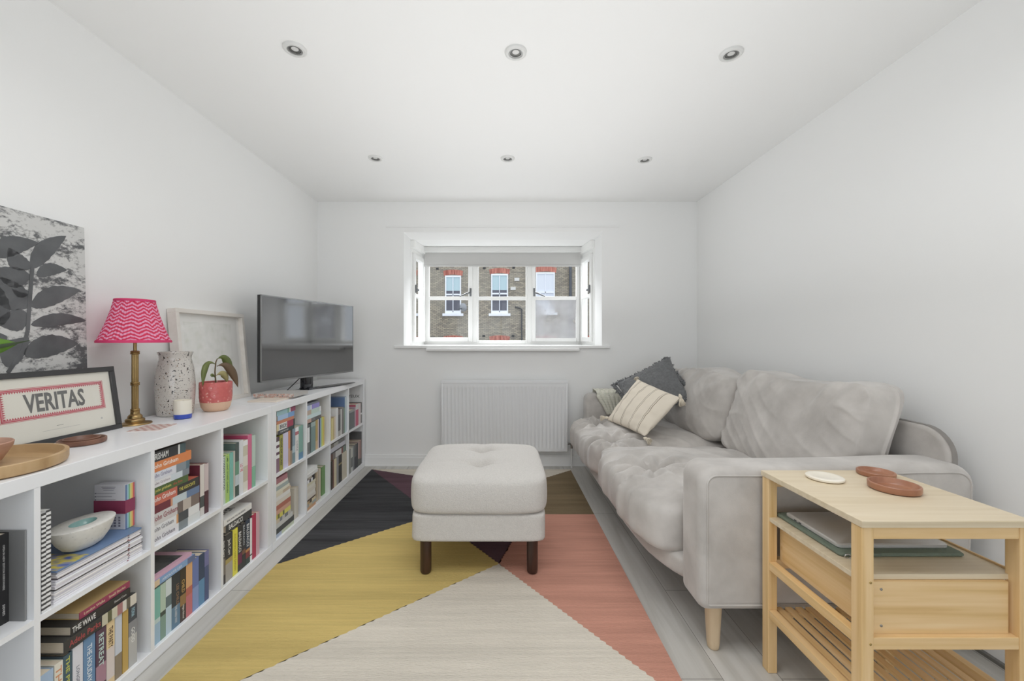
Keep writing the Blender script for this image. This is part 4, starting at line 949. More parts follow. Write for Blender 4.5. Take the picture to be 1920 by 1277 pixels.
# A4 upper
row('A', CA[3], nb('upper right'), UP, [
    (417, 422.6, .208, .15, (70, 116, 84), 'green book with white capitals', [(0, 1, (196, 214, 200))], [('CONVERSATIONS', (40, 60, 50), .02, .7, .6)]),
    (422.9, 430.2, .212, .15, (160, 204, 90), 'lime green book', None, [('LIME LIGHT STREET GARDEN', (70, 110, 60), .04, .8, .35)]),
    (430.6, 437.4, .212, .15, (110, 186, 172), 'aqua green book'),
    (437.6, 440.8, .214, .15, (190, 184, 172), 'slim beige book'),
    (441.2, 448, .245, .17, (84, 110, 104), 'tall dark green photographic book', [(0, .35, (70, 84, 80)), (.35, .6, (96, 150, 120)), (.6, .8, (190, 206, 214)), (.8, 1, (60, 80, 70))], [], PAPER, -.004),
    (448.4, 456, .250, .18, (222, 224, 228), 'tall white book with pink letters', None, [('LO', (214, 60, 84), .44, .5, .7), ('VE', (214, 60, 84), .52, .58, .7)], PAPERW),
    (456.4, 464.6, .243, .17, (214, 206, 184), 'tall cream patterned book', [(0, .1, W), (.1, .3, (204, 196, 170)), (.3, .5, (226, 220, 206)), (.5, .8, (200, 190, 164)), (.8, 1, (226, 220, 206))]),
    (465, 472, .262, .235, (206, 66, 112), 'tallest bright pink book', [(0, 1, (222, 100, 140))], [], PAPERW),
    (472.6, 479, .252, .19, (168, 206, 186), 'tall pale mint book', [(0, .6, (182, 206, 192)), (.6, 1, (120, 186, 150))])], 'books in the near bookcase')
# A4 lower
row('A', CA[3], nb('lower right'), LO, [
    (417, 422.6, .205, .15, (54, 54, 54), 'black paperback cut off by the divider', [(0, .45, (50, 50, 52)), (.45, .8, (120, 110, 100)), (.8, 1, (54, 50, 50))], [('Jack Carr', (206, 206, 200), .06, .42, .6)]),
    (423, 436, .208, .15, (60, 60, 58), 'black paperback with grey foot', [(0, .52, (56, 56, 56)), (.52, .62, (170, 150, 80)), (.62, 1, (166, 160, 150))], [('Jack Carr', (214, 212, 206), .12, .46, .5)]),
    (436.4, 445.6, .210, .15, (232, 222, 50), 'bright yellow paperback', None, [('ZUGZWANG RARE GARDEN', (180, 160, 40), .1, .9, .35)]),
    (446, 453.8, .210, .15, (52, 52, 52), 'black paperback with wine red foot', [(0, .62, (52, 50, 50)), (.62, .85, (110, 40, 70)), (.85, 1, (56, 56, 56))], [('BALDACCI', (226, 226, 224), .14, .58, .6)]),
    (454, 460.6, .210, .15, (64, 62, 60), 'black paperback with slim lettering', [(0, .6, (56, 56, 58)), (.6, .7, (120, 80, 60)), (.7, 1, (50, 52, 50))], [('BALDACCI', (190, 200, 210), .06, .5, .4)]),
    (461, 468.6, .212, .15, (44, 52, 62), 'navy paperback with white lettering', [(0, .66, (48, 58, 76)), (.66, .72, (196, 130, 70)), (.72, .86, (130, 50, 50)), (.86, 1, (50, 66, 60))], [('BALDACCI', (226, 228, 230), .1, .6, .6)]),
    (469, 472.6, .206, .15, (222, 222, 220), 'slim white paperback', [(0, .84, W), (.84, .87, BK), (.87, 1, W)]),
    (473, 480, .216, .17, (180, 40, 70), 'taller crimson hardback', [(0, 1, (196, 48, 78))]),
    (480.4, 486.5, .212, .16, (216, 170, 180), 'pale pink hardback')], 'books in the near bookcase')
zz = stack('A', CA[3], nb('lower right'), LO+.2165, [
    (424, 472, .036, .15, (58, 60, 60), 'thick black paperback', None, [('BALDACCI', (232, 232, 228), .1, .62, .6)]),
    (420, 472, .028, .15, (232, 232, 230), 'white paperback with bold printed cover', None, [('READ WHAT YOU ARE MISSING', (130, 130, 134), .1, .75, .3)])], 'books in the near bookcase', word='upon the row')
_o = [o for o in bpy.data.objects if o.get('label', '').startswith('white paperback with bold')][0]
lettering('cover_title', 'NEVER', Vector((-1.275, 1.87, zz)) - _o.location, (0, 1, 0), (-1, 0, 0), .11, .045, ink((60, 60, 64)), _o)
lettering('cover_title', 'DAVIES', Vector((-1.32, 1.87, zz)) - _o.location, (0, 1, 0), (-1, 0, 0), .10, .025, ink((170, 90, 100)), _o)
# B1 upper
row('B', CB[0], fb('upper left'), UP, [
    (517, 524, .19, .14, (96, 66, 84), 'plum paperback with white blocks', [(0, .12, (90, 70, 80)), (.12, .22, W), (.22, .3, (96, 66, 84)), (.3, .42, W), (.42, .5, (96, 66, 84)), (.5, .6, W), (.6, 1, (130, 96, 116))]),
    (524.5, 530.6, .195, .14, (150, 150, 50), 'olive and black paperback', [(0, 1, (156, 152, 56))], [('EDGE OF GLASS', (50, 52, 40), .1, .85, .5)]),
    (531, 540.4, .197, .14, (206, 196, 232), 'lilac paperback', [(0, 1, (208, 200, 234))]),
    (540.7, 544.4, .199, .14, (214, 130, 80), 'slim orange paperback', [(0, .5, (220, 130, 76)), (.5, 1, (200, 150, 110))]),
    (544.7, 548, .200, .14, (84, 74, 66), 'slim dark brown paperback', [(0, .6, (62, 58, 56)), (.6, 1, (150, 130, 110))]),
    (548.3, 553.4, .200, .14, (130, 160, 176), 'grey blue paperback', [(0, .5, (120, 146, 164)), (.5, .7, (170, 196, 206)), (.7, 1, (110, 140, 150))]),
    (554, 560, .200, .14, (228, 224, 222), 'white paperback with red mark', [(0, .12, W), (.12, .22, (190, 100, 110)), (.22, 1, (228, 224, 220))], [('DERE', (150, 150, 156), .4, .7, .4)]),
    (560.5, 568, .200, .14, (110, 166, 152), 'sea green paperback', [(0, .8, (116, 168, 154)), (.8, 1, (84, 134, 176))])], 'books in the far bookcase')
stack('B', CB[0], fb('upper left'), UP+.2008, [
    (522, 552, .022, .14, (54, 56, 62), 'black hardback with white lines', [(0, .1, (60, 62, 70)), (.1, .6, (70, 72, 76)), (.6, 1, (50, 66, 66))], [('THE HOUSE', (214, 214, 214), .1, .6, .3)]),
    (519, 553, .036, .14, (226, 206, 150), 'cream hardback with red end', [(0, .1, (226, 206, 150)), (.1, .55, (222, 222, 220)), (.55, .9, (170, 50, 76)), (.9, 1, (60, 66, 60))], [('BRIDE', (60, 60, 60), .16, .52, .6)]),
    (519, 551, .018, .14, (206, 120, 84), 'terracotta paperback'),
    (521, 552, .028, .14, (126, 170, 222), 'sky blue paperback', [(0, .6, (160, 196, 236)), (.6, 1, (110, 160, 220))]),
    (519, 554, .026, .14, (150, 190, 206), 'pale teal paperback with maroon end', [(0, .55, (150, 196, 206)), (.55, .66, (120, 176, 150)), (.66, .72, W), (.72, 1, (150, 60, 90))])], 'books in the far bookcase', word='upon the row')
# B1 lower
stack('B', CB[0], fb('lower left'), LO, [
    (0, 551, .020, .17, (176, 190, 214), 'pale blue flat book', [(0, .35, (176, 190, 216)), (.35, 1, (196, 206, 176))]),
    (0, 551, .030, .17, (66, 68, 66), 'dark charcoal flat book'),
    (0, 549, .026, .16, (206, 206, 200), 'pale grey flat book'),
    (0, 546, .022, .15, (190, 186, 180), 'patterned grey flat book', [(0, .3, (214, 196, 170)), (.3, .45, (130, 134, 140)), (.45, .6, (200, 196, 190)), (.6, .8, (120, 124, 130)), (.8, 1, (196, 190, 180))]),
    (0, 545, .025, .15, (214, 200, 66), 'yellow flat book', [(0, .2, (206, 190, 60)), (.2, .3, (110, 110, 60)), (.3, .5, (226, 212, 80)), (.5, .6, (110, 112, 70)), (.6, 1, (230, 220, 90))]),
    (0, 545, .024, .15, (222, 160, 130), 'salmon flat book'),
    (0, 545, .026, .15, (190, 106, 84), 'brick red flat book'),
    (0, 545, .024, .15, (224, 214, 196), 'cream flat book'),
    (0, 544, .022, .15, (232, 230, 224), 'white flat book'),
    (0, 545, .018, .15, (222, 212, 184), 'ivory flat book with tan end', [(0, .5, (224, 214, 186)), (.5, 1, (200, 176, 146))]),
    (0, 543, .016, .15, (228, 222, 196), 'buttermilk flat book'),
    (0, 541, .022, .15, (160, 176, 172), 'grey teal flat book'),
    (0, 540, .014, .15, (232, 228, 214), 'off-white flat book'),
    (0, 539, .030, .15, (176, 112, 120), 'dusty pink flat book'),
    (0, 537, .010, .15, (110, 50, 60), 'thin maroon flat book')], 'flat pile of books in the far bookcase')
row('B', CB[0], fb('lower left, behind the pile'), LO, [(552-.2, 556, .185, .12, (216, 208, 192), 'beige paperback', None, [], PAPER, -.02), (556.3, 559.5, .183, .12, (206, 196, 178), 'tan paperback', None, [], PAPER, -.02)], 'books in the far bookcase')
# B2 upper
row('B', CB[1], fb('upper second'), UP, [
    (576.8, 580.6, .186, .14, (200, 200, 198), 'white and black slim paperback', [(0, .1, (90, 90, 90)), (.1, .6, W), (.6, 1, (110, 110, 110))]),
    (580.8, 583.2, .188, .14, (70, 86, 84), 'slim dark green paperback'),
    (583.4, 591.6, .190, .14, (124, 150, 146), 'thick sage green hardback', [(0, .15, (150, 172, 168)), (.15, 1, (112, 140, 136))]),
    (592, 596, .193, .14, (176, 146, 74), 'mustard paperback', [(0, .7, (180, 150, 76)), (.7, 1, (206, 170, 120))]),
    (596.2, 598, .193, .14, (206, 190, 190), 'slim rose paperback'),
    (598.2, 600.2, .194, .14, (50, 60, 100), 'slim navy paperback'),
    (600.4, 602.6, .194, .14, (140, 176, 196), 'slim light blue paperback'),
    (603, 605.6, .194, .14, (200, 206, 80), 'slim lime yellow paperback'),
    (605.8, 608.2, .194, .14, (216, 184, 80), 'slim golden paperback')], 'books in the far bookcase')
stack('B', CB[1], fb('upper second'), UP+.1948, [
    (0, 602, .024, .14, (110, 106, 104), 'dark grey flat paperback', [(0, .35, (200, 156, 140)), (.35, .6, (110, 108, 108)), (.6, 1, (90, 86, 86))]),
    (0, 602, .026, .14, (196, 220, 222), 'pale aqua flat paperback'),
    (0, 602, .030, .14, (190, 214, 206), 'mint flat paperback', [(0, .35, (190, 166, 144)), (.35, .9, (186, 212, 200)), (.9, 1, W)]),
    (0, 599, .030, .14, (160, 164, 220), 'lavender flat paperback', [(0, .35, (176, 192, 226)), (.35, .42, W), (.42, 1, (140, 130, 210))]),
    (0, 597, .014, .14, (110, 116, 130), 'thin slate flat paperback')], 'books in the far bookcase', word='upon the row')
# B2 lower
stack('B', CB[1], fb('lower second'), LO, [
    (0, 592, .020, .15, (206, 150, 104), 'orange brown flat book'),
    (0, 593, .018, .15, (176, 176, 166), 'grey mottled flat book', [(0, .3, (150, 156, 156)), (.3, .6, (206, 180, 140)), (.6, 1, (170, 176, 170))]),
    (0, 592, .018, .15, (206, 184, 140), 'tan patterned flat book', [(0, .4, (196, 160, 110)), (.4, .6, (80, 70, 60)), (.6, 1, (222, 206, 160))]),
    (0, 591, .010, .15, (84, 60, 50), 'thin dark brown flat book'),
    (0, 592, .020, .15, (224, 214, 200), 'cream flat book'),
    (0, 591, .022, .15, (232, 226, 214), 'ivory flat book'),
    (0, 592, .022, .15, (222, 212, 194), 'beige flat book'),
    (0, 591, .020, .15, (230, 224, 206), 'buttercream flat book'),
    (0, 592, .018, .15, (222, 214, 180), 'pale straw flat book'),
    (0, 590, .020, .15, (80, 76, 74), 'black and white flat book', [(0, .2, BK), (.2, .4, W), (.4, .6, (90, 84, 84)), (.6, .8, W), (.8, 1, BK)]),
    (0, 590, .018, .15, (150, 140, 130), 'grey brown flat book', [(0, .3, (110, 100, 96)), (.3, .7, (180, 166, 150)), (.7, 1, BK)]),
    (0, 596, .022, .17, (222, 222, 218), 'wide pale grey flat book', None, [], PAPERW, .004),
    (0, 595, .022, .17, (236, 236, 232), 'wide white flat book', None, [], PAPERW, .002)], 'flat pile of books in the far bookcase')
row('B', CB[1], fb('lower second, beside the pile'), LO, [
    (593.5, 596, .205, .13, (206, 184, 150), 'tan paperback', None, [], PAPER, -.01), (596.3, 598.6, .200, .13, (190, 176, 156), 'stone paperback', None, [], PAPER, -.01), (598.9, 601.3, .203, .13, (222, 206, 180), 'cream paperback', None, [], PAPER, -.01),
    (603, 611, .196, .13, (104, 152, 80), 'thick leaf green book', None, [], PAPER, -.02)], 'books in the far bookcase')
# B3 upper
row('B', CB[2], fb('upper third'), UP, [
    (621.5, 624.4, .155, .13, (226, 208, 130), 'pale yellow short paperback'),
    (624.6, 627, .158, .13, (206, 180, 120), 'tan short paperback'),
    (627.2, 629.8, .160, .13, (222, 206, 190), 'beige short paperback'),
    (630, 634, .215, .15, (226, 226, 226), 'taller white book'),
    (634.2, 638.6, .200, .14, (110, 108, 106), 'dark grey book', [(0, .2, (130, 120, 116)), (.2, .8, (90, 90, 92)), (.8, 1, (170, 166, 160))]),
    (638.8, 640.6, .196, .14, (228, 226, 222), 'slim white book'),
    (640.8, 644.4, .205, .14, (126, 122, 118), 'taupe book'),
    (644.6, 646.6, .195, .14, (120, 150, 130), 'slim green book'),
    (646.9, 650.5, .275, .20, (96, 128, 184), 'tall book with blue and green cover', [(0, 1, (190, 206, 214))], [], PAPERW)], 'books in the far bookcase')
_t = [o for o in bpy.data.objects if o.get('label', '').startswith('tall book with blue and green')][0]
_mn = min(v.co.y for v in _t.data.vertices)
box('cover_panel', -.099, .099, _mn-.0006, _mn-.0001, .0, .187, ink((146, 182, 160)), _t)
box('cover_label', -.085, -.01, _mn-.0010, _mn-.0006, .200, .225, ink((210, 210, 214)), _t)
# B4 upper
row('B', CB[3], fb('upper right'), UP, [
    (655.5, 665, .150, .13, (100, 104, 104), 'charcoal box file', [(0, .12, (150, 150, 150)), (.12, 1, (96, 100, 102))]),
    (665.3, 667.0, .162, .13, (196, 160, 180), 'slim mauve book'),
    (667.2, 672, .178, .14, (206, 84, 110), 'white topped red book', [(0, .25, (214, 214, 212)), (.25, 1, (206, 80, 108))]),
    (672.2, 676.4, .175, .14, (222, 204, 204), 'pale rose book'),
    (676.6, 678.3, .178, .15, (90, 86, 84), 'dark brown and white book', [(0, .5, (92, 88, 86)), (.5, .58, W), (.58, 1, (110, 106, 104))]),
    (678.6, 680.6, .272, .20, (176, 176, 174), 'tall grey book with serif title cover', [(0, 1, (190, 190, 188))], [], PAPERW)], 'books in the far bookcase')
_t = [o for o in bpy.data.objects if o.get('label', '').startswith('tall grey book with serif')][0]
_mn = min(v.co.y for v in _t.data.vertices)
lettering('cover_title', 'JOYEUX', Vector((.005, _mn, .225)), (1, 0, 0), (0, 0, 1), .15, .032, ink((90, 90, 88)), _t)
# B3 lower
row('B', CB[2], fb('lower third'), LO, [
    (621.5, 624, .200, .14, (70, 62, 54), 'dark brown book'),
    (624.2, 626, .200, .14, (120, 70, 60), 'slim russet book'),
    (626.2, 631, .203, .14, (222, 206, 164), 'thick cream book'),
    (631.2, 635, .205, .14, (150, 150, 150), 'grey book'),
    (635.3, 641, .207, .14, (54, 50, 44), 'black book with gold marks', [(0, .3, (50, 46, 44)), (.3, .36, (150, 130, 80)), (.36, 1, (50, 50, 46))]),
    (641.3, 652, .207, .15, (206, 196, 170), 'wide parchment coloured book')], 'books in the far bookcase')
stack('B', CB[2], fb('lower third'), LO+.2075, [
    (0, 649, .045, .15, (120, 96, 84), 'thick brown hardback with pale picture', [(0, .2, (100, 62, 52)), (.2, .35, (120, 110, 104)), (.35, .7, (206, 204, 200)), (.7, .8, (130, 76, 68)), (.8, 1, (110, 130, 116))]),
    (0, 648, .010, .15, (70, 66, 66), 'thin black flat book'),
    (0, 647, .032, .15, (196, 196, 206), 'thick pale lilac hardback'),
    (0, 645, .026, .15, (150, 150, 144), 'grey green flat book', [(0, .3, (120, 116, 100)), (.3, .6, (170, 170, 164)), (.6, 1, (110, 112, 110))])], 'books in the far bookcase', word='upon the row')
# B4 lower
row('B', CB[3], fb('lower right'), LO, [
    (655.5, 658, .190, .14, (140, 142, 136), 'grey paperback'),
    (658.2, 661.6, .195, .14, (196, 196, 190), 'pale grey paperback', [(0, .4, (200, 200, 190)), (.4, .8, (110, 112, 112)), (.8, 1, (206, 206, 206))]),
    (661.8, 664.4, .198, .14, (120, 124, 124), 'mid grey paperback'),
    (664.6, 668.2, .200, .14, (60, 62, 66), 'black paperback', [(0, .5, (84, 84, 86)), (.5, 1, (50, 50, 58))]),
    (668.4, 671.2, .200, .14, (54, 56, 58), 'charcoal paperback'),
    (671.5, 674, .206, .14, (176, 146, 136), 'brownish pink book', [(0, .7, (180, 148, 140)), (.7, 1, (90, 92, 86))]),
    (674.2, 677.4, .208, .14, (160, 120, 110), 'rust and grey book', [(0, .75, (150, 110, 104)), (.75, 1, (84, 84, 80))]),
    (677.7, 680.8, .275, .21, (92, 92, 94), 'tall dark grey magazine volume', [(0, 1, (120, 118, 118))])], 'books in the far bookcase')
# ---------------------------------------------------------------- things on top of the bookcases
ZT = STOP
# large botanical canvas leaning on the wall
def canvas():
    y0, y1, zb, zt, xb, xt = .90, 1.572, ZT, 1.538, -1.586, -1.603
    t = thing('canvas_artwork', 'large unframed black and white leaf print canvas leaning on the left wall', 'artwork', (xb, (y0+y1)/2, zb+.001))
    def at(y, z, d=0): f = (z-zb)/(zt-zb); return Vector((xb+(xt-xb)*f+d, y, z))-Vector(t.location)+Vector((0, 0, .001))
    v = [at(y0, zb, 0), at(y1, zb, 0), at(y1, zt, 0), at(y0, zt, 0), at(y0, zb, -.020), at(y1, zb, -.020), at(y1, zt, -.020), at(y0, zt, -.020)]
    m, N, L, b = nodes('distressed_print'); tc = N.new('ShaderNodeTexCoord')
    def nzn(scale, st, det=8, dist=.3):
        mp = N.new('ShaderNodeMapping'); mp.inputs['Scale'].default_value = st; L.new(tc.outputs['Object'], mp.inputs[0])
        n = N.new('ShaderNodeTexNoise'); n.inputs['Scale'].default_value = scale; n.inputs['Detail'].default_value = det; n.inputs['Distortion'].default_value = dist; n.inputs['Roughness'].default_value = .68; L.new(mp.outputs[0], n.inputs['Vector']); return n.outputs[0]
    a = nzn(7, (1, 1, 2.2)); c = nzn(60, (1, 1, 1.6), 4)
    ad = N.new('ShaderNodeMath'); ad.operation = 'MULTIPLY_ADD'; L.new(c, ad.inputs[0]); ad.inputs[1].default_value = .55; L.new(a, ad.inputs[2])
    r = N.new('ShaderNodeValToRGB'); e = r.color_ramp.elements; e[0].position = .67; e[0].color = (*s2l((96, 97, 99)), 1); e[1].position = .80; e[1].color = (*s2l((206, 206, 204)), 1)
    L.new(ad.outputs[0], r.inputs[0]); L.new(r.outputs[0], b.inputs['Base Color']); b.inputs['Roughness'].default_value = .6
    pyd('canvas', v, [(0, 1, 2, 3), (7, 6, 5, 4), (1, 5, 6, 2), (0, 3, 7, 4), (3, 2, 6, 7), (0, 4, 5, 1)], m, t)
    # leaves traced as outlines on the canvas plane; u = distance along, v = height
    def uv(px, py):   # coordinates read off a detail of the print, in print space
        X = -1.585; Y = X*-F/(CX-px*.2507); z = H-((380+py*.2507)-CY)/F*Y; return Y, z
    leaves = [((-40, 400), (318, 300), 95), ((262, 492), (528, 250), 88), ((300, 545), (530, 505), 70), ((255, 780), (625, 655), 100), ((250, 915), (668, 885), 72), ((190, 1135), (600, 1055), 120), ((255, 500), (95, 340), 90), ((250, 560), (-20, 500), 110), ((235, 790), (30, 560), 150), ((225, 830), (-10, 900), 110), ((60, 1230), (235, 1010), 110), ((10, 930), (-40, 560), 160), ((-60, 1090), (70, 1000), 110), ((240, 690), (110, 640), 30)]
    V, Fc = [], []
    for (bx_, by_), (tx, ty), wd in leaves:
        p0, p1 = Vector(uv(bx_, by_)), Vector(uv(tx, ty)); d = p1-p0; nn = Vector((-d.y, d.x)).normalized(); W_ = wd*.2507/F*1.5*.64; o0 = len(V); K = 18
        for i in range(K+1):
            t_ = i/K; pr = (math.sin(PI*t_**.8)**.8) if 0 < t_ < 1 else 0; c_ = p0+d*t_+nn*(.012*math.sin(PI*t_))
            for s in (1, -1): q = c_+nn*W_*pr*s*(1+.05*math.sin(i*2.1)); V.append((min(max(q.x, y0+.002), y1-.002), min(max(q.y, zb+.002), zt-.002)))
        for i in range(K): a_ = o0+i*2; Fc.append((a_, a_+1, a_+3, a_+2))
    stem = [uv(*p) for p in ((70, 1275), (180, 1120), (225, 960), (240, 790), (262, 560), (270, 490))]
    for (a_, b2) in zip(stem, stem[1:]):
        o0 = len(V); a_, b2 = Vector(a_), Vector(b2); nn = Vector((-(b2-a_).y, (b2-a_).x)).normalized()*.006; V += [tuple(a_-nn), tuple(a_+nn), tuple(b2+nn), tuple(b2-nn)]; Fc.append((o0, o0+1, o0+2, o0+3))
    V3 = [at(y, z, .0012) for y, z in V]
    o = pyd('printed_leaves', V3, Fc, ramp_mat('print_ink', [(.3, (84, 86, 88)), (.7, (104, 106, 108))], scale=12, detail=5, rough=.45, bump=.4), t)
    s = o.modifiers.new('s', 'SOLIDIFY'); s.thickness = .0006
canvas()
# VERITAS print
def veritas():
    Lh, Hh = .205, .122
    t = thing('framed_print', 'dark grey framed print reading VERITAS in a red ornamental border', 'framed print', (-1.492, 1.400, ZT), 0)
    t.rotation_euler = (0, math.radians(-8.5), math.radians(-2))
    R, U = (0, 1, 0), (0, 0, 1)
    bm = bmesh.new(); fr = .0185
    for a in ((-Lh, Lh, 0, fr), (-Lh, Lh, 2*Hh-fr, 2*Hh), (-Lh, -Lh+fr, fr, 2*Hh-fr), (Lh-fr, Lh, fr, 2*Hh-fr)): bx(bm, -.018, 0, a[0], a[1], a[2], a[3], bev=.0012, seg=1)
    obj('frame', bm, BLACKM, t, True, 40)
    box('backing_sheet', -.017, -.008, -Lh+fr-.002, Lh-fr+.002, fr-.002, 2*Hh-fr+.002, mat('print_paper', (228, 225, 214), .8), t)
    red = ink((206, 70, 84)); xx = -.0078
    bm = bmesh.new(); y0, y1, z0, z1 = -.162, .158, .088, .193; th = .0016
    for d, w_ in ((0, .0012), (.003, .0035), (.0085, .0015)):
        for a in ((y0+d, y1-d, z0+d, z0+d+w_), (y0+d, y1-d, z1-d-w_, z1-d), (y0+d, y0+d+w_, z0+d, z1-d), (y1-d-w_, y1-d, z0+d, z1-d)): bx(bm, xx, xx+.0003, *a)
    for a in ((y0+.0066, y1-.0066, z0+.0066, z0+.0098), (y0+.0066, y1-.0066, z1-.0098, z1-.0066), (y0+.0066, y0+.0098, z0+.0066, z1-.0066), (y1-.0098, y1-.0066, z0+.0066, z1-.0066)): bx(bm, xx, xx+.0003, *a, mi=1)
    def tri(a, b, c): bm.faces.new([bm.verts.new((xx+.0003, *q)) for q in (a, b, c)])
    n = 44; st_ = (y1-y0-.02)/n
    for i in range(n):
        a = y0+.01+st_*i; tri((a, z0+.010), (a+st_*.8, z0+.010), (a+st_*.4, z0+.016)); tri((a, z1-.010), (a+st_*.8, z1-.010), (a+st_*.4, z1-.016))
    n = 12; st_ = (z1-z0-.02)/n
    for i in range(n):
        a = z0+.01+st_*i; tri((y0+.010, a), (y0+.010, a+st_*.8), (y0+.017, a+st_*.4)); tri((y1-.010, a), (y1-.010, a+st_*.8), (y1-.017, a+st_*.4))
    obj('red_border', bm, [red, ink((226, 140, 146))], t)
    lettering('lettering', 'VERITAS', (xx, -.004, .141), R, U, .184, .062, ink((96, 96, 94)), t, .026)
    lettering('small_print', 'PRINTED  BY  HAND', (xx, -.002, .056), R, U, .02, .0018, ink((150, 148, 144)), t); 
    bm = bmesh.new(); bx(bm, xx, xx+.0002, -.055, .06, .044, .0450); bx(bm, xx, xx+.0002, .135, .141, .050, .056); obj('fine_print', bm, ink((176, 174, 168)), t)
    box('glass', -.0055, -.004, -Lh+fr-.001, Lh-fr+.001, fr-.001, 2*Hh-fr+.001, PICGLASS, t)
veritas()
# wooden round tray, bowl, card, small dishes
o = tray('round_wooden_tray', 'large round pale wooden tray at the left end of the bookcase top', 'tray', -1.366, 1.074, ZT, .160, .034, WOODT, wall=.010, floor_t=.008)
PINKW = ramp_mat('pink_beech', [(.3, (176, 134, 112)), (.7, (200, 160, 140))], scale=3, detail=4, stretch=(3, 3, 20), rough=.5)
o = lathe('wooden_bowl', [(0, 0), (.04, 0), (.062, .014), (.082, .052), (.0835, .062), (.081, .064), (.077, .060), (.060, .022), (.04, .010), (0, .008)], PINKW, None, 56, cap=False); o.location = (-1.392, 1.062, ZT+.0085); tag(o, 'pinkish wooden bowl standing on the round wooden tray', 'bowl')
cc = thing('white_card_box', 'small white box sitting in the pinkish wooden bowl', 'box', (-1.380, 1.040, ZT+.019))
box('box_body', -.042, .042, -.03, .03, 0, .060, ink((236, 236, 236), .5), cc, .0015, 1); box('lid_edge', -.0425, .0425, -.0305, .0305, .052, .054, ink((120, 120, 120)), cc)
tray('wooden_dish', 'dark walnut dish behind the round tray, before the VERITAS print', 'dish', -1.395, 1.362, ZT, .060, .017, WALNUT, wall=.005)
tray('wooden_dish', 'smaller walnut dish nested inside the larger walnut dish', 'dish', -1.391, 1.357, ZT+.0046, .046, .0165, WALNUT, wall=.004, rz=.6)
def tile():
    c = thing('patterned_card', 'flat card with small red and white checks in front of the brass lamp', 'card', (-1.363, 1.600, ZT), math.radians(12))
    bm = bmesh.new(); n = 8; S_ = .052
    bx(bm, -S_, S_, -.062, .062, 0, .0025)
    obj('card', bm, ink((222, 206, 200)), c)
    bm = bmesh.new()
    for i in range(n):
        for j in range(n):
            if (i+j) % 2 == 0: a = -S_+2*S_*i/n; b2 = -.062+.124*j/n; bm.faces.new([bm.verts.new(q) for q in ((a, b2, .0027), (a+2*S_/n, b2, .0027), (a+2*S_/n, b2+.124/n, .0027), (a, b2+.124/n, .0027))])
    obj('checks', bm, ink((190, 136, 124)), c)
tile()
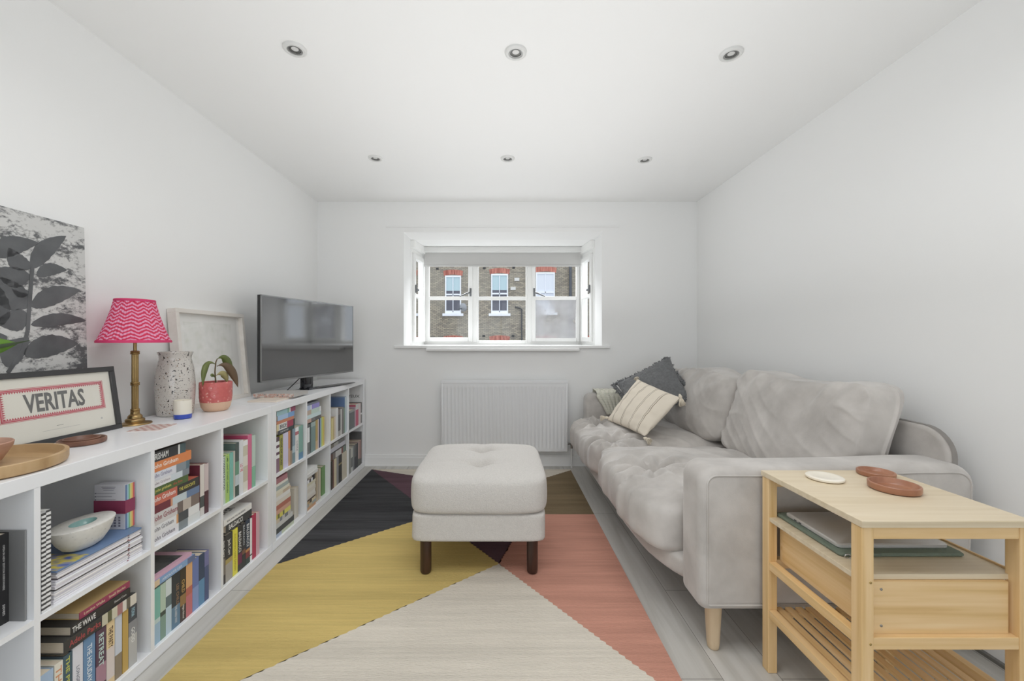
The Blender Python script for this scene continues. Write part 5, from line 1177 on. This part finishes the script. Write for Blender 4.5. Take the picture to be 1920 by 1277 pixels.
# brass lamp with pleated shade
def lamp():
    t = thing('table_lamp', 'brass column table lamp with a pleated pink and red patterned shade', 'lamp', (-1.500, 1.675, ZT))
    BR = ramp_mat('aged_brass', [(.3, (146, 120, 78)), (.7, (184, 156, 108))], scale=9, detail=5, rough=.32); BR.node_tree.nodes['Principled BSDF'].inputs['Metallic'].default_value = .9
    lathe('base', [(.0, 0), (.054, 0), (.055, .003), (.053, .006), (.036, .0085), (.031, .012), (.032, .018), (.030, .022), (.024, .025), (.0235, .033), (.020, .038), (.0155, .042), (.0145, .052), (.0, .052)], BR, t, 48, cap=False)
    lathe('column', [(.0105, .05), (.0105, .170), (.0105, .300)], BR, t, 60, rip=lambda a, i: .10*math.cos(12*a), angle=80)
    for z in (.056, .165, .292): lathe('collar', [(.010, z-.008), (.0145, z-.006), (.0155, z-.002), (.0135, z), (.0155, z+.002), (.0145, z+.006), (.010, z+.008)], BR, t, 32)
    lathe('stem', [(.006, .298), (.006, .42)], BR, t, 16)
    m, N, L, b = nodes('ikat_silk'); tc = N.new('ShaderNodeTexCoord')
    sx = N.new('ShaderNodeSeparateXYZ'); L.new(tc.outputs['Object'], sx.inputs[0])
    def mth(op, a_, b_=None, c_=None):
        q = N.new('ShaderNodeMath'); q.operation = op
        for i_, v_ in enumerate((a_, b_, c_)):
            if v_ is None: continue
            if isinstance(v_, (int, float)): q.inputs[i_].default_value = v_
            else: L.new(v_, q.inputs[i_])
        return q.outputs[0]
    ang_ = mth('ARCTAN2', sx.outputs[1], sx.outputs[0]); zig = mth('PINGPONG', mth('MULTIPLY', ang_, 13/PI), 1.0)
    nn_ = N.new('ShaderNodeTexNoise'); nn_.inputs['Scale'].default_value = 34; nn_.inputs['Detail'].default_value = 3; L.new(tc.outputs['Object'], nn_.inputs['Vector'])
    ph = mth('ADD', mth('MULTIPLY_ADD', sx.outputs[2], 430, mth('MULTIPLY', zig, 5.0)), mth('MULTIPLY', nn_.outputs[0], 7.0))
    wv = mth('MULTIPLY_ADD', mth('SINE', ph), .5, .5)
    r = N.new('ShaderNodeValToRGB'); e = r.color_ramp.elements; e[0].position = .25; e[0].color = (*s2l((208, 48, 86)), 1); e[1].position = .72; e[1].color = (*s2l((230, 160, 190)), 1); q = e.new(.45); q.color = (*s2l((214, 72, 112)), 1)
    L.new(wv, r.inputs[0]); L.new(r.outputs[0], b.inputs['Base Color']); b.inputs['Roughness'].default_value = .7
    n_ = 480; rp = lambda a, i: .017*math.cos(60*a)+.004*math.sin(23*a+i)
    prof = []
    for i in range(13): f = i/12; prof.append((.116+(.0635-.116)*f-.0045*math.sin(PI*f), .334+.171*f))
    o = lathe('lamp_shade', prof, m, t, n_, cap=False, rip=rp, angle=180); s = o.modifiers.new('s', 'SOLIDIFY'); s.thickness = .0012
    TRM = mat('pink_trim', (214, 60, 110), .7)
    lathe('shade_trim', [(.1140, .334), (.1185, .333), (.1190, .339), (.1165, .343), (.1140, .341)], TRM, t, 72, cap=False)
    lathe('shade_trim', [(.0615, .500), (.0660, .499), (.0660, .507), (.0635, .509), (.0615, .506)], TRM, t, 60, cap=False)
    lathe('bulb', [(0, .40), (.012, .402), (.014, .42), (.03, .45), (.028, .48), (0, .495)], mat('white_bulb', (236, 234, 228), .3), t, 24, cap=False)
lamp()
# terrazzo vase
def vase():
    m, N, L, b = nodes('speckled_glaze'); tc = N.new('ShaderNodeTexCoord')
    col = None
    base = s2l((206, 201, 194))
    prev = None
    for k, (sc, thr, c) in enumerate(((95, .16, (58, 54, 54)), (140, .15, (92, 88, 88)), (120, .12, (150, 128, 108)), (220, .17, (112, 108, 106)))):
        mp = N.new('ShaderNodeMapping'); mp.inputs['Location'].default_value = (k*1.7, k*.9, k*.3); mp.inputs['Scale'].default_value = (1, 1, 1.5 if k % 2 else .7); L.new(tc.outputs['Object'], mp.inputs[0])
        nn = N.new('ShaderNodeTexNoise'); nn.inputs['Scale'].default_value = sc; nn.inputs['Detail'].default_value = 1.5; L.new(mp.outputs[0], nn.inputs['Vector'])
        r = N.new('ShaderNodeValToRGB'); r.color_ramp.elements[0].position = .655+.01*k; r.color_ramp.elements[0].color = (0, 0, 0, 1); r.color_ramp.elements[1].position = .675+.01*k; r.color_ramp.elements[1].color = (1, 1, 1, 1); L.new(nn.outputs[0], r.inputs[0])
        mx = N.new('ShaderNodeMixRGB'); L.new(r.outputs[0], mx.inputs[0])
        if prev is None: mx.inputs[1].default_value = (*base, 1)
        else: L.new(prev, mx.inputs[1])
        mx.inputs[2].default_value = (*s2l(c), 1); prev = mx.outputs[0]
    L.new(prev, b.inputs['Base Color']); b.inputs['Roughness'].default_value = .14; b.inputs['Coat Weight'].default_value = .4
    pr = [(0, .001), (.062, 0), (.068, .004), (.070, .02), (.0735, .08), (.0752, .13), (.0735, .175), (.069, .215), (.0625, .245), (.0595, .258), (.061, .272), (.0665, .286), (.066, .290), (.062, .289), (.056, .268), (.058, .255), (.065, .21), (.070, .14), (.066, .02), (0, .012)]
    o = lathe('ceramic_vase', pr, m, None, 72, cap=False, angle=60); o.location = (-1.502, 1.885, ZT); tag(o, 'tall white ceramic vase with black speckles, beside the pink lamp', 'vase')
vase()
def candle():
    t = thing('candle', 'small cream candle jar with a cobalt blue base, before the speckled vase', 'candle', (-1.398, 1.795, ZT))
    lathe('jar', [(.0318, .018), (.0327, .022), (.0334, .078), (.0327, .081), (.0305, .080), (.0300, .070), (0, .070)], mat('cream_glass', (232, 226, 212), .25), t, 48, cap=False)
    lathe('blue_base', [(0, 0), (.028, 0), (.0321, .003), (.0325, .0205), (.0308, .022)], mat('cobalt_glaze', (58, 82, 176), .3), t, 48, cap=False)
    tube('wick', [(0, 0, .070), (.001, 0, .078)], .001, ink((60, 60, 60)), t, 6)
candle()
def pot():
    t = thing('potted_plant', 'drooping leafy seedling in a dimpled coral pot by the white picture frame', 'plant', (-1.395, 1.998, ZT))
    CORAL = ramp_mat('coral_glaze', [(.0, (236, 200, 190)), (.16, (226, 164, 154)), (.26, (204, 108, 104)), (1, (198, 100, 98))], tex='voronoi', scale=58, rough=.18, bump=.8)
    lathe('pot', [(.062, .044), (.0655, .046), (.068, .07), (.0685, .110), (.068, .138), (.0655, .141), (.063, .139), (.062, .126)], CORAL, t, 64, cap=False)
    lathe('pot_base', [(0, 0), (.042, 0), (.050, .004), (.060, .020), (.065, .0455)], mat('raw_clay', (222, 186, 158), .7, bump=.3, bscale=200), t, 64, cap=False)
    lathe('soil', [(0, .126), (.0635, .125)], mat('potting_soil', (70, 56, 46), 1, bump=1, bscale=90), t, 32, cap=False)
    stm = mat('plant_stem', (96, 78, 50), .6)
    tube('stem', [(0, 0, .126), (-.002, -.004, .19), (.001, -.002, .235), (.004, .004, .252)], [.0035, .003, .0028, .002], stm, t, 8)
    LM = ramp_mat('leaf_green', [(.3, (84, 96, 46)), (.7, (122, 132, 74))], scale=10, rough=.4); LB = mat('bronze_leaf', (104, 84, 62), .45)
    def leaf(base, ctrl, tip, wd, m):
        b_, c_, p_ = Vector(base), Vector(ctrl), Vector(tip); K = 16; vs, fs = [], []
        side = (p_-b_).cross(Vector((.3, -1, .1))).normalized()
        for i in range(K+1):
            s = i/K; q = b_*(1-s)**2+c_*2*s*(1-s)+p_*s*s; wdt = wd*(max(0, math.sin(PI*min(1, s*1.0)**1.3)))**.9 if s > .12 else .0018
            tg = ((c_-b_)*(1-s)+(p_-c_)*s).normalized(); sd = tg.cross(Vector((.75, -.6, 0))).normalized(); nn = tg.cross(sd)
            vs += [q+sd*wdt+nn*wdt*.25, q, q-sd*wdt+nn*wdt*.25]
        for i in range(K): a = i*3; fs += [(a, a+1, a+4, a+3), (a+1, a+2, a+5, a+4)]
        o = pyd('leaf', vs, fs, m, t, True); s = o.modifiers.new('s', 'SOLIDIFY'); s.thickness = .0008
    # directions: picture right = +y (and +x), picture left = -y
    leaf((.0, -.003, .225), (-.005, -.075, .27), (-.002, -.085, .125), .013, LM)
    leaf((.003, .004, .250), (.02, .06, .29), (.025, .078, .145), .019, LM)
    leaf((.002, .004, .215), (.04, .05, .25), (.055, .082, .102), .020, LB)
    leaf((.0, .002, .17), (.02, .035, .20), (.02, .055, .130), .016, mat('pale_leaf', (170, 160, 110), .5))
    leaf((-.002, -.002, .16), (.0, -.03, .185), (.0, -.028, .165), .008, LM)
pot()
# white box picture frame leaning on the wall
def white_frame():
    t = thing('picture_frame', 'deep white picture frame with a pale print leaning on the left wall', 'picture frame', (-1.536, 2.245, ZT)); Wd, Hh = .262, .502
    t.rotation_euler = (0, math.radians(-5.0), math.radians(0))
    bm = bmesh.new(); fr = .021
    for a in ((-Wd, Wd, 0, fr), (-Wd, Wd, Hh-fr, Hh), (-Wd, -Wd+fr, fr, Hh-fr), (Wd-fr, Wd, fr, Hh-fr)): bx(bm, -.045, 0, a[0], a[1], a[2], a[3], bev=.001, seg=1)
    obj('frame', bm, ramp_mat('white_wood', [(.3, (228, 222, 214)), (.7, (240, 236, 230))], scale=2, stretch=(8, 1, 8), rough=.45), t, True, 40)
    box('mount', -.042, -.026, -Wd+fr, Wd-fr, fr, Hh-fr, mat('mount_board', (248, 247, 244), .8), t)
    box('print', -.0258, -.0255, -.19, .17, .07, .44, ramp_mat('pale_print', [(.25, (228, 230, 220)), (.45, (240, 240, 236)), (.7, (248, 247, 244))], scale=22, detail=6, rough=.8), t)
    box('glass', -.022, -.020, -Wd+fr-.001, Wd-fr+.001, fr-.001, Hh-fr+.001, glass_mat('frame_glass', 1.2), t)
white_frame()
# television
def tv():
    p0, p1 = Vector((-1.424, 2.42, 0)), Vector((-1.189, 3.273, 0)); d = (p1-p0).normalized(); c = (p0+p1)/2; ang = math.atan2(d.y, d.x)-PI/2; L_ = (p1-p0).length/2
    t = thing('television', 'flat black television on a curved foot at the far end of the bookcases', 'television', (c.x, c.y, ZT), ang)
    z0, z1 = .091, .612
    TVM = mat('tv_black_plastic', (34, 34, 36), .35); SIL = mat('tv_silver_trim', (150, 150, 150), .3, metal=.8)
    bm = bmesh.new(); bx(bm, -.028, -.004, -L_, L_, z0, z1, bev=.002); bx(bm, -.058, -.028, -L_*.7, L_*.7, z0+.02, z0+.33, bev=.012); obj('casing', bm, TVM, t, True, 40)
    SCN = mat('tv_screen_glass', (30, 30, 32), .08, spec=.6); SCN.node_tree.nodes['Principled BSDF'].inputs['IOR'].default_value = 2.3
    box('screen', -.004, .0, -L_+.006, L_-.006, z0+.010, z1-.006, SCN, t)
    bm = bmesh.new()
    for a in ((-L_, L_, z0-.002, z0+.009), (-L_, L_, z1-.006, z1+.001), (-L_, -L_+.005, z0, z1), (L_-.005, L_, z0, z1)): bx(bm, -.005, .0016, *a)
    obj('bezel', bm, SIL, t)
    box('neck', -.055, -.016, -.07, .015, .008, z0+.05, mat('tv_gloss_black', (24, 24, 30), .08, coat=.5), t, .006)
    v, f = [], []; K = 40        # curved foot
    for i in range(K+1):
        s = -1+2*i/K; y = .155+s*.31; x = -.075+.05*(1-s*s)+.032*(s+1); hw = .030*(1-.45*abs(s)); h = .006+.010*(1-s*s)
        v += [(x-hw, y, .0), (x-hw, y, h*.7), (x, y, h), (x+hw, y, h*.5), (x+hw, y, 0)]
    for i in range(K):
        for k in range(5): a = i*5+k; b2 = i*5+(k+1) % 5; f.append((a, b2, b2+5, a+5))
    f += [(4, 3, 2, 1, 0), tuple(K*5+k for k in range(5))]
    pyd('foot', v, f, mat('tv_foot_dark', (60, 60, 62), .25, coat=.3), t, True, 50)
    v2 = [(-.10, -.03, .0), (.0, -.05, .0), (.0, .10, .0), (-.10, .05, .0), (-.10, -.02, .012), (-.004, -.035, .014), (-.004, .085, .014), (-.10, .04, .012)]
    pyd('foot_bridge', v2, [(3, 2, 1, 0), (4, 5, 6, 7), (0, 1, 5, 4), (1, 2, 6, 5), (2, 3, 7, 6), (3, 0, 4, 7)], mat('tv_gloss_black', (24, 24, 30), .08), t)
    tube('cable', [(-.05, -.02, .12), (-.06, -.10, .06), (-.05, -.2, .006)], .003, TVM, t, 8)
tv()
# two books on top
o, org = bookmesh(False, 2.386, 2.560, ZT+.0085, ZT+.030, .235, -1.212, (176, 172, 168), None, PAPERW, label='hardback with floral spine lying on the bookcase top before the television', name='book')
# its spine faces the window-less near side: add a decorated cloth strip on the near edge
fl = ramp_mat('floral_paper', [(.0, (70, 70, 74)), (.16, (110, 106, 106)), (.3, (196, 190, 184)), (.45, (190, 140, 124)), (.7, (206, 200, 194))], tex='voronoi', scale=62, rough=.5)
box('floral_spine', -.118, .1165, -.0890, -.0870, 0, .0213, fl, o)
mgz = bpy.data.meshes.new('m'); bm = bmesh.new(); bx(bm, -.075, .085, -.12, .12, 0, .008, bev=.0008, seg=1); mz = obj('magazine', bm, ink((226, 210, 192), .4)); mz.location = (-1.325, 2.372, ZT+.0002); tag(mz, 'thin beige magazine under the floral hardback on the bookcase top', 'magazine')
# leafy plant at the left picture edge
def side_plant():
    t = thing('potted_plant', 'green plant at the left picture edge, one leaf reaching before the canvas', 'plant', (-1.43, .86, ZT))
    lathe('pot', [(0, 0), (.05, 0), (.062, .01), (.07, .11), (.066, .112), (.06, .10), (0, .10)], mat('white_pot', (226, 224, 220), .4), t, 40, cap=False)
    G = mat('fresh_leaf', (96, 140, 40), .35); tube('stem', [(0, 0, .1), (.02, .05, .25), (.03, .12, .31)], [.004, .003, .0025], G, t)
    def leaf(b_, p_, wd, m):
        b_, p_ = Vector(b_), Vector(p_); tg = (p_-b_).normalized(); sd = tg.cross(Vector((1, 0, 0))).normalized(); vs, fs = [], []; K = 14
        for i in range(K+1):
            s = i/K; q = b_+(p_-b_)*s+Vector((.01*math.sin(PI*s), 0, 0)); w_ = wd*math.sin(PI*s**.9) if 0 < s < 1 else 0; vs += [q+sd*w_, q+Vector((-.003, 0, 0)), q-sd*w_]
        for i in range(K): a = i*3; fs += [(a, a+1, a+4, a+3), (a+1, a+2, a+5, a+4)]
        o = pyd('leaf', vs, fs, m, t, True); s = o.modifiers.new('s', 'SOLIDIFY'); s.thickness = .001
    leaf((.03, .12, .31), (.045, .315, .335), .032, G); leaf((.02, .08, .27), (-.02, -.05, .40), .03, G); leaf((.02, .05, .25), (.05, -.1, .3), .03, G)
    leaf((.03, .15, .30), (.05, .345, .345), .006, mat('dark_leaf', (70, 84, 60), .4))
side_plant()
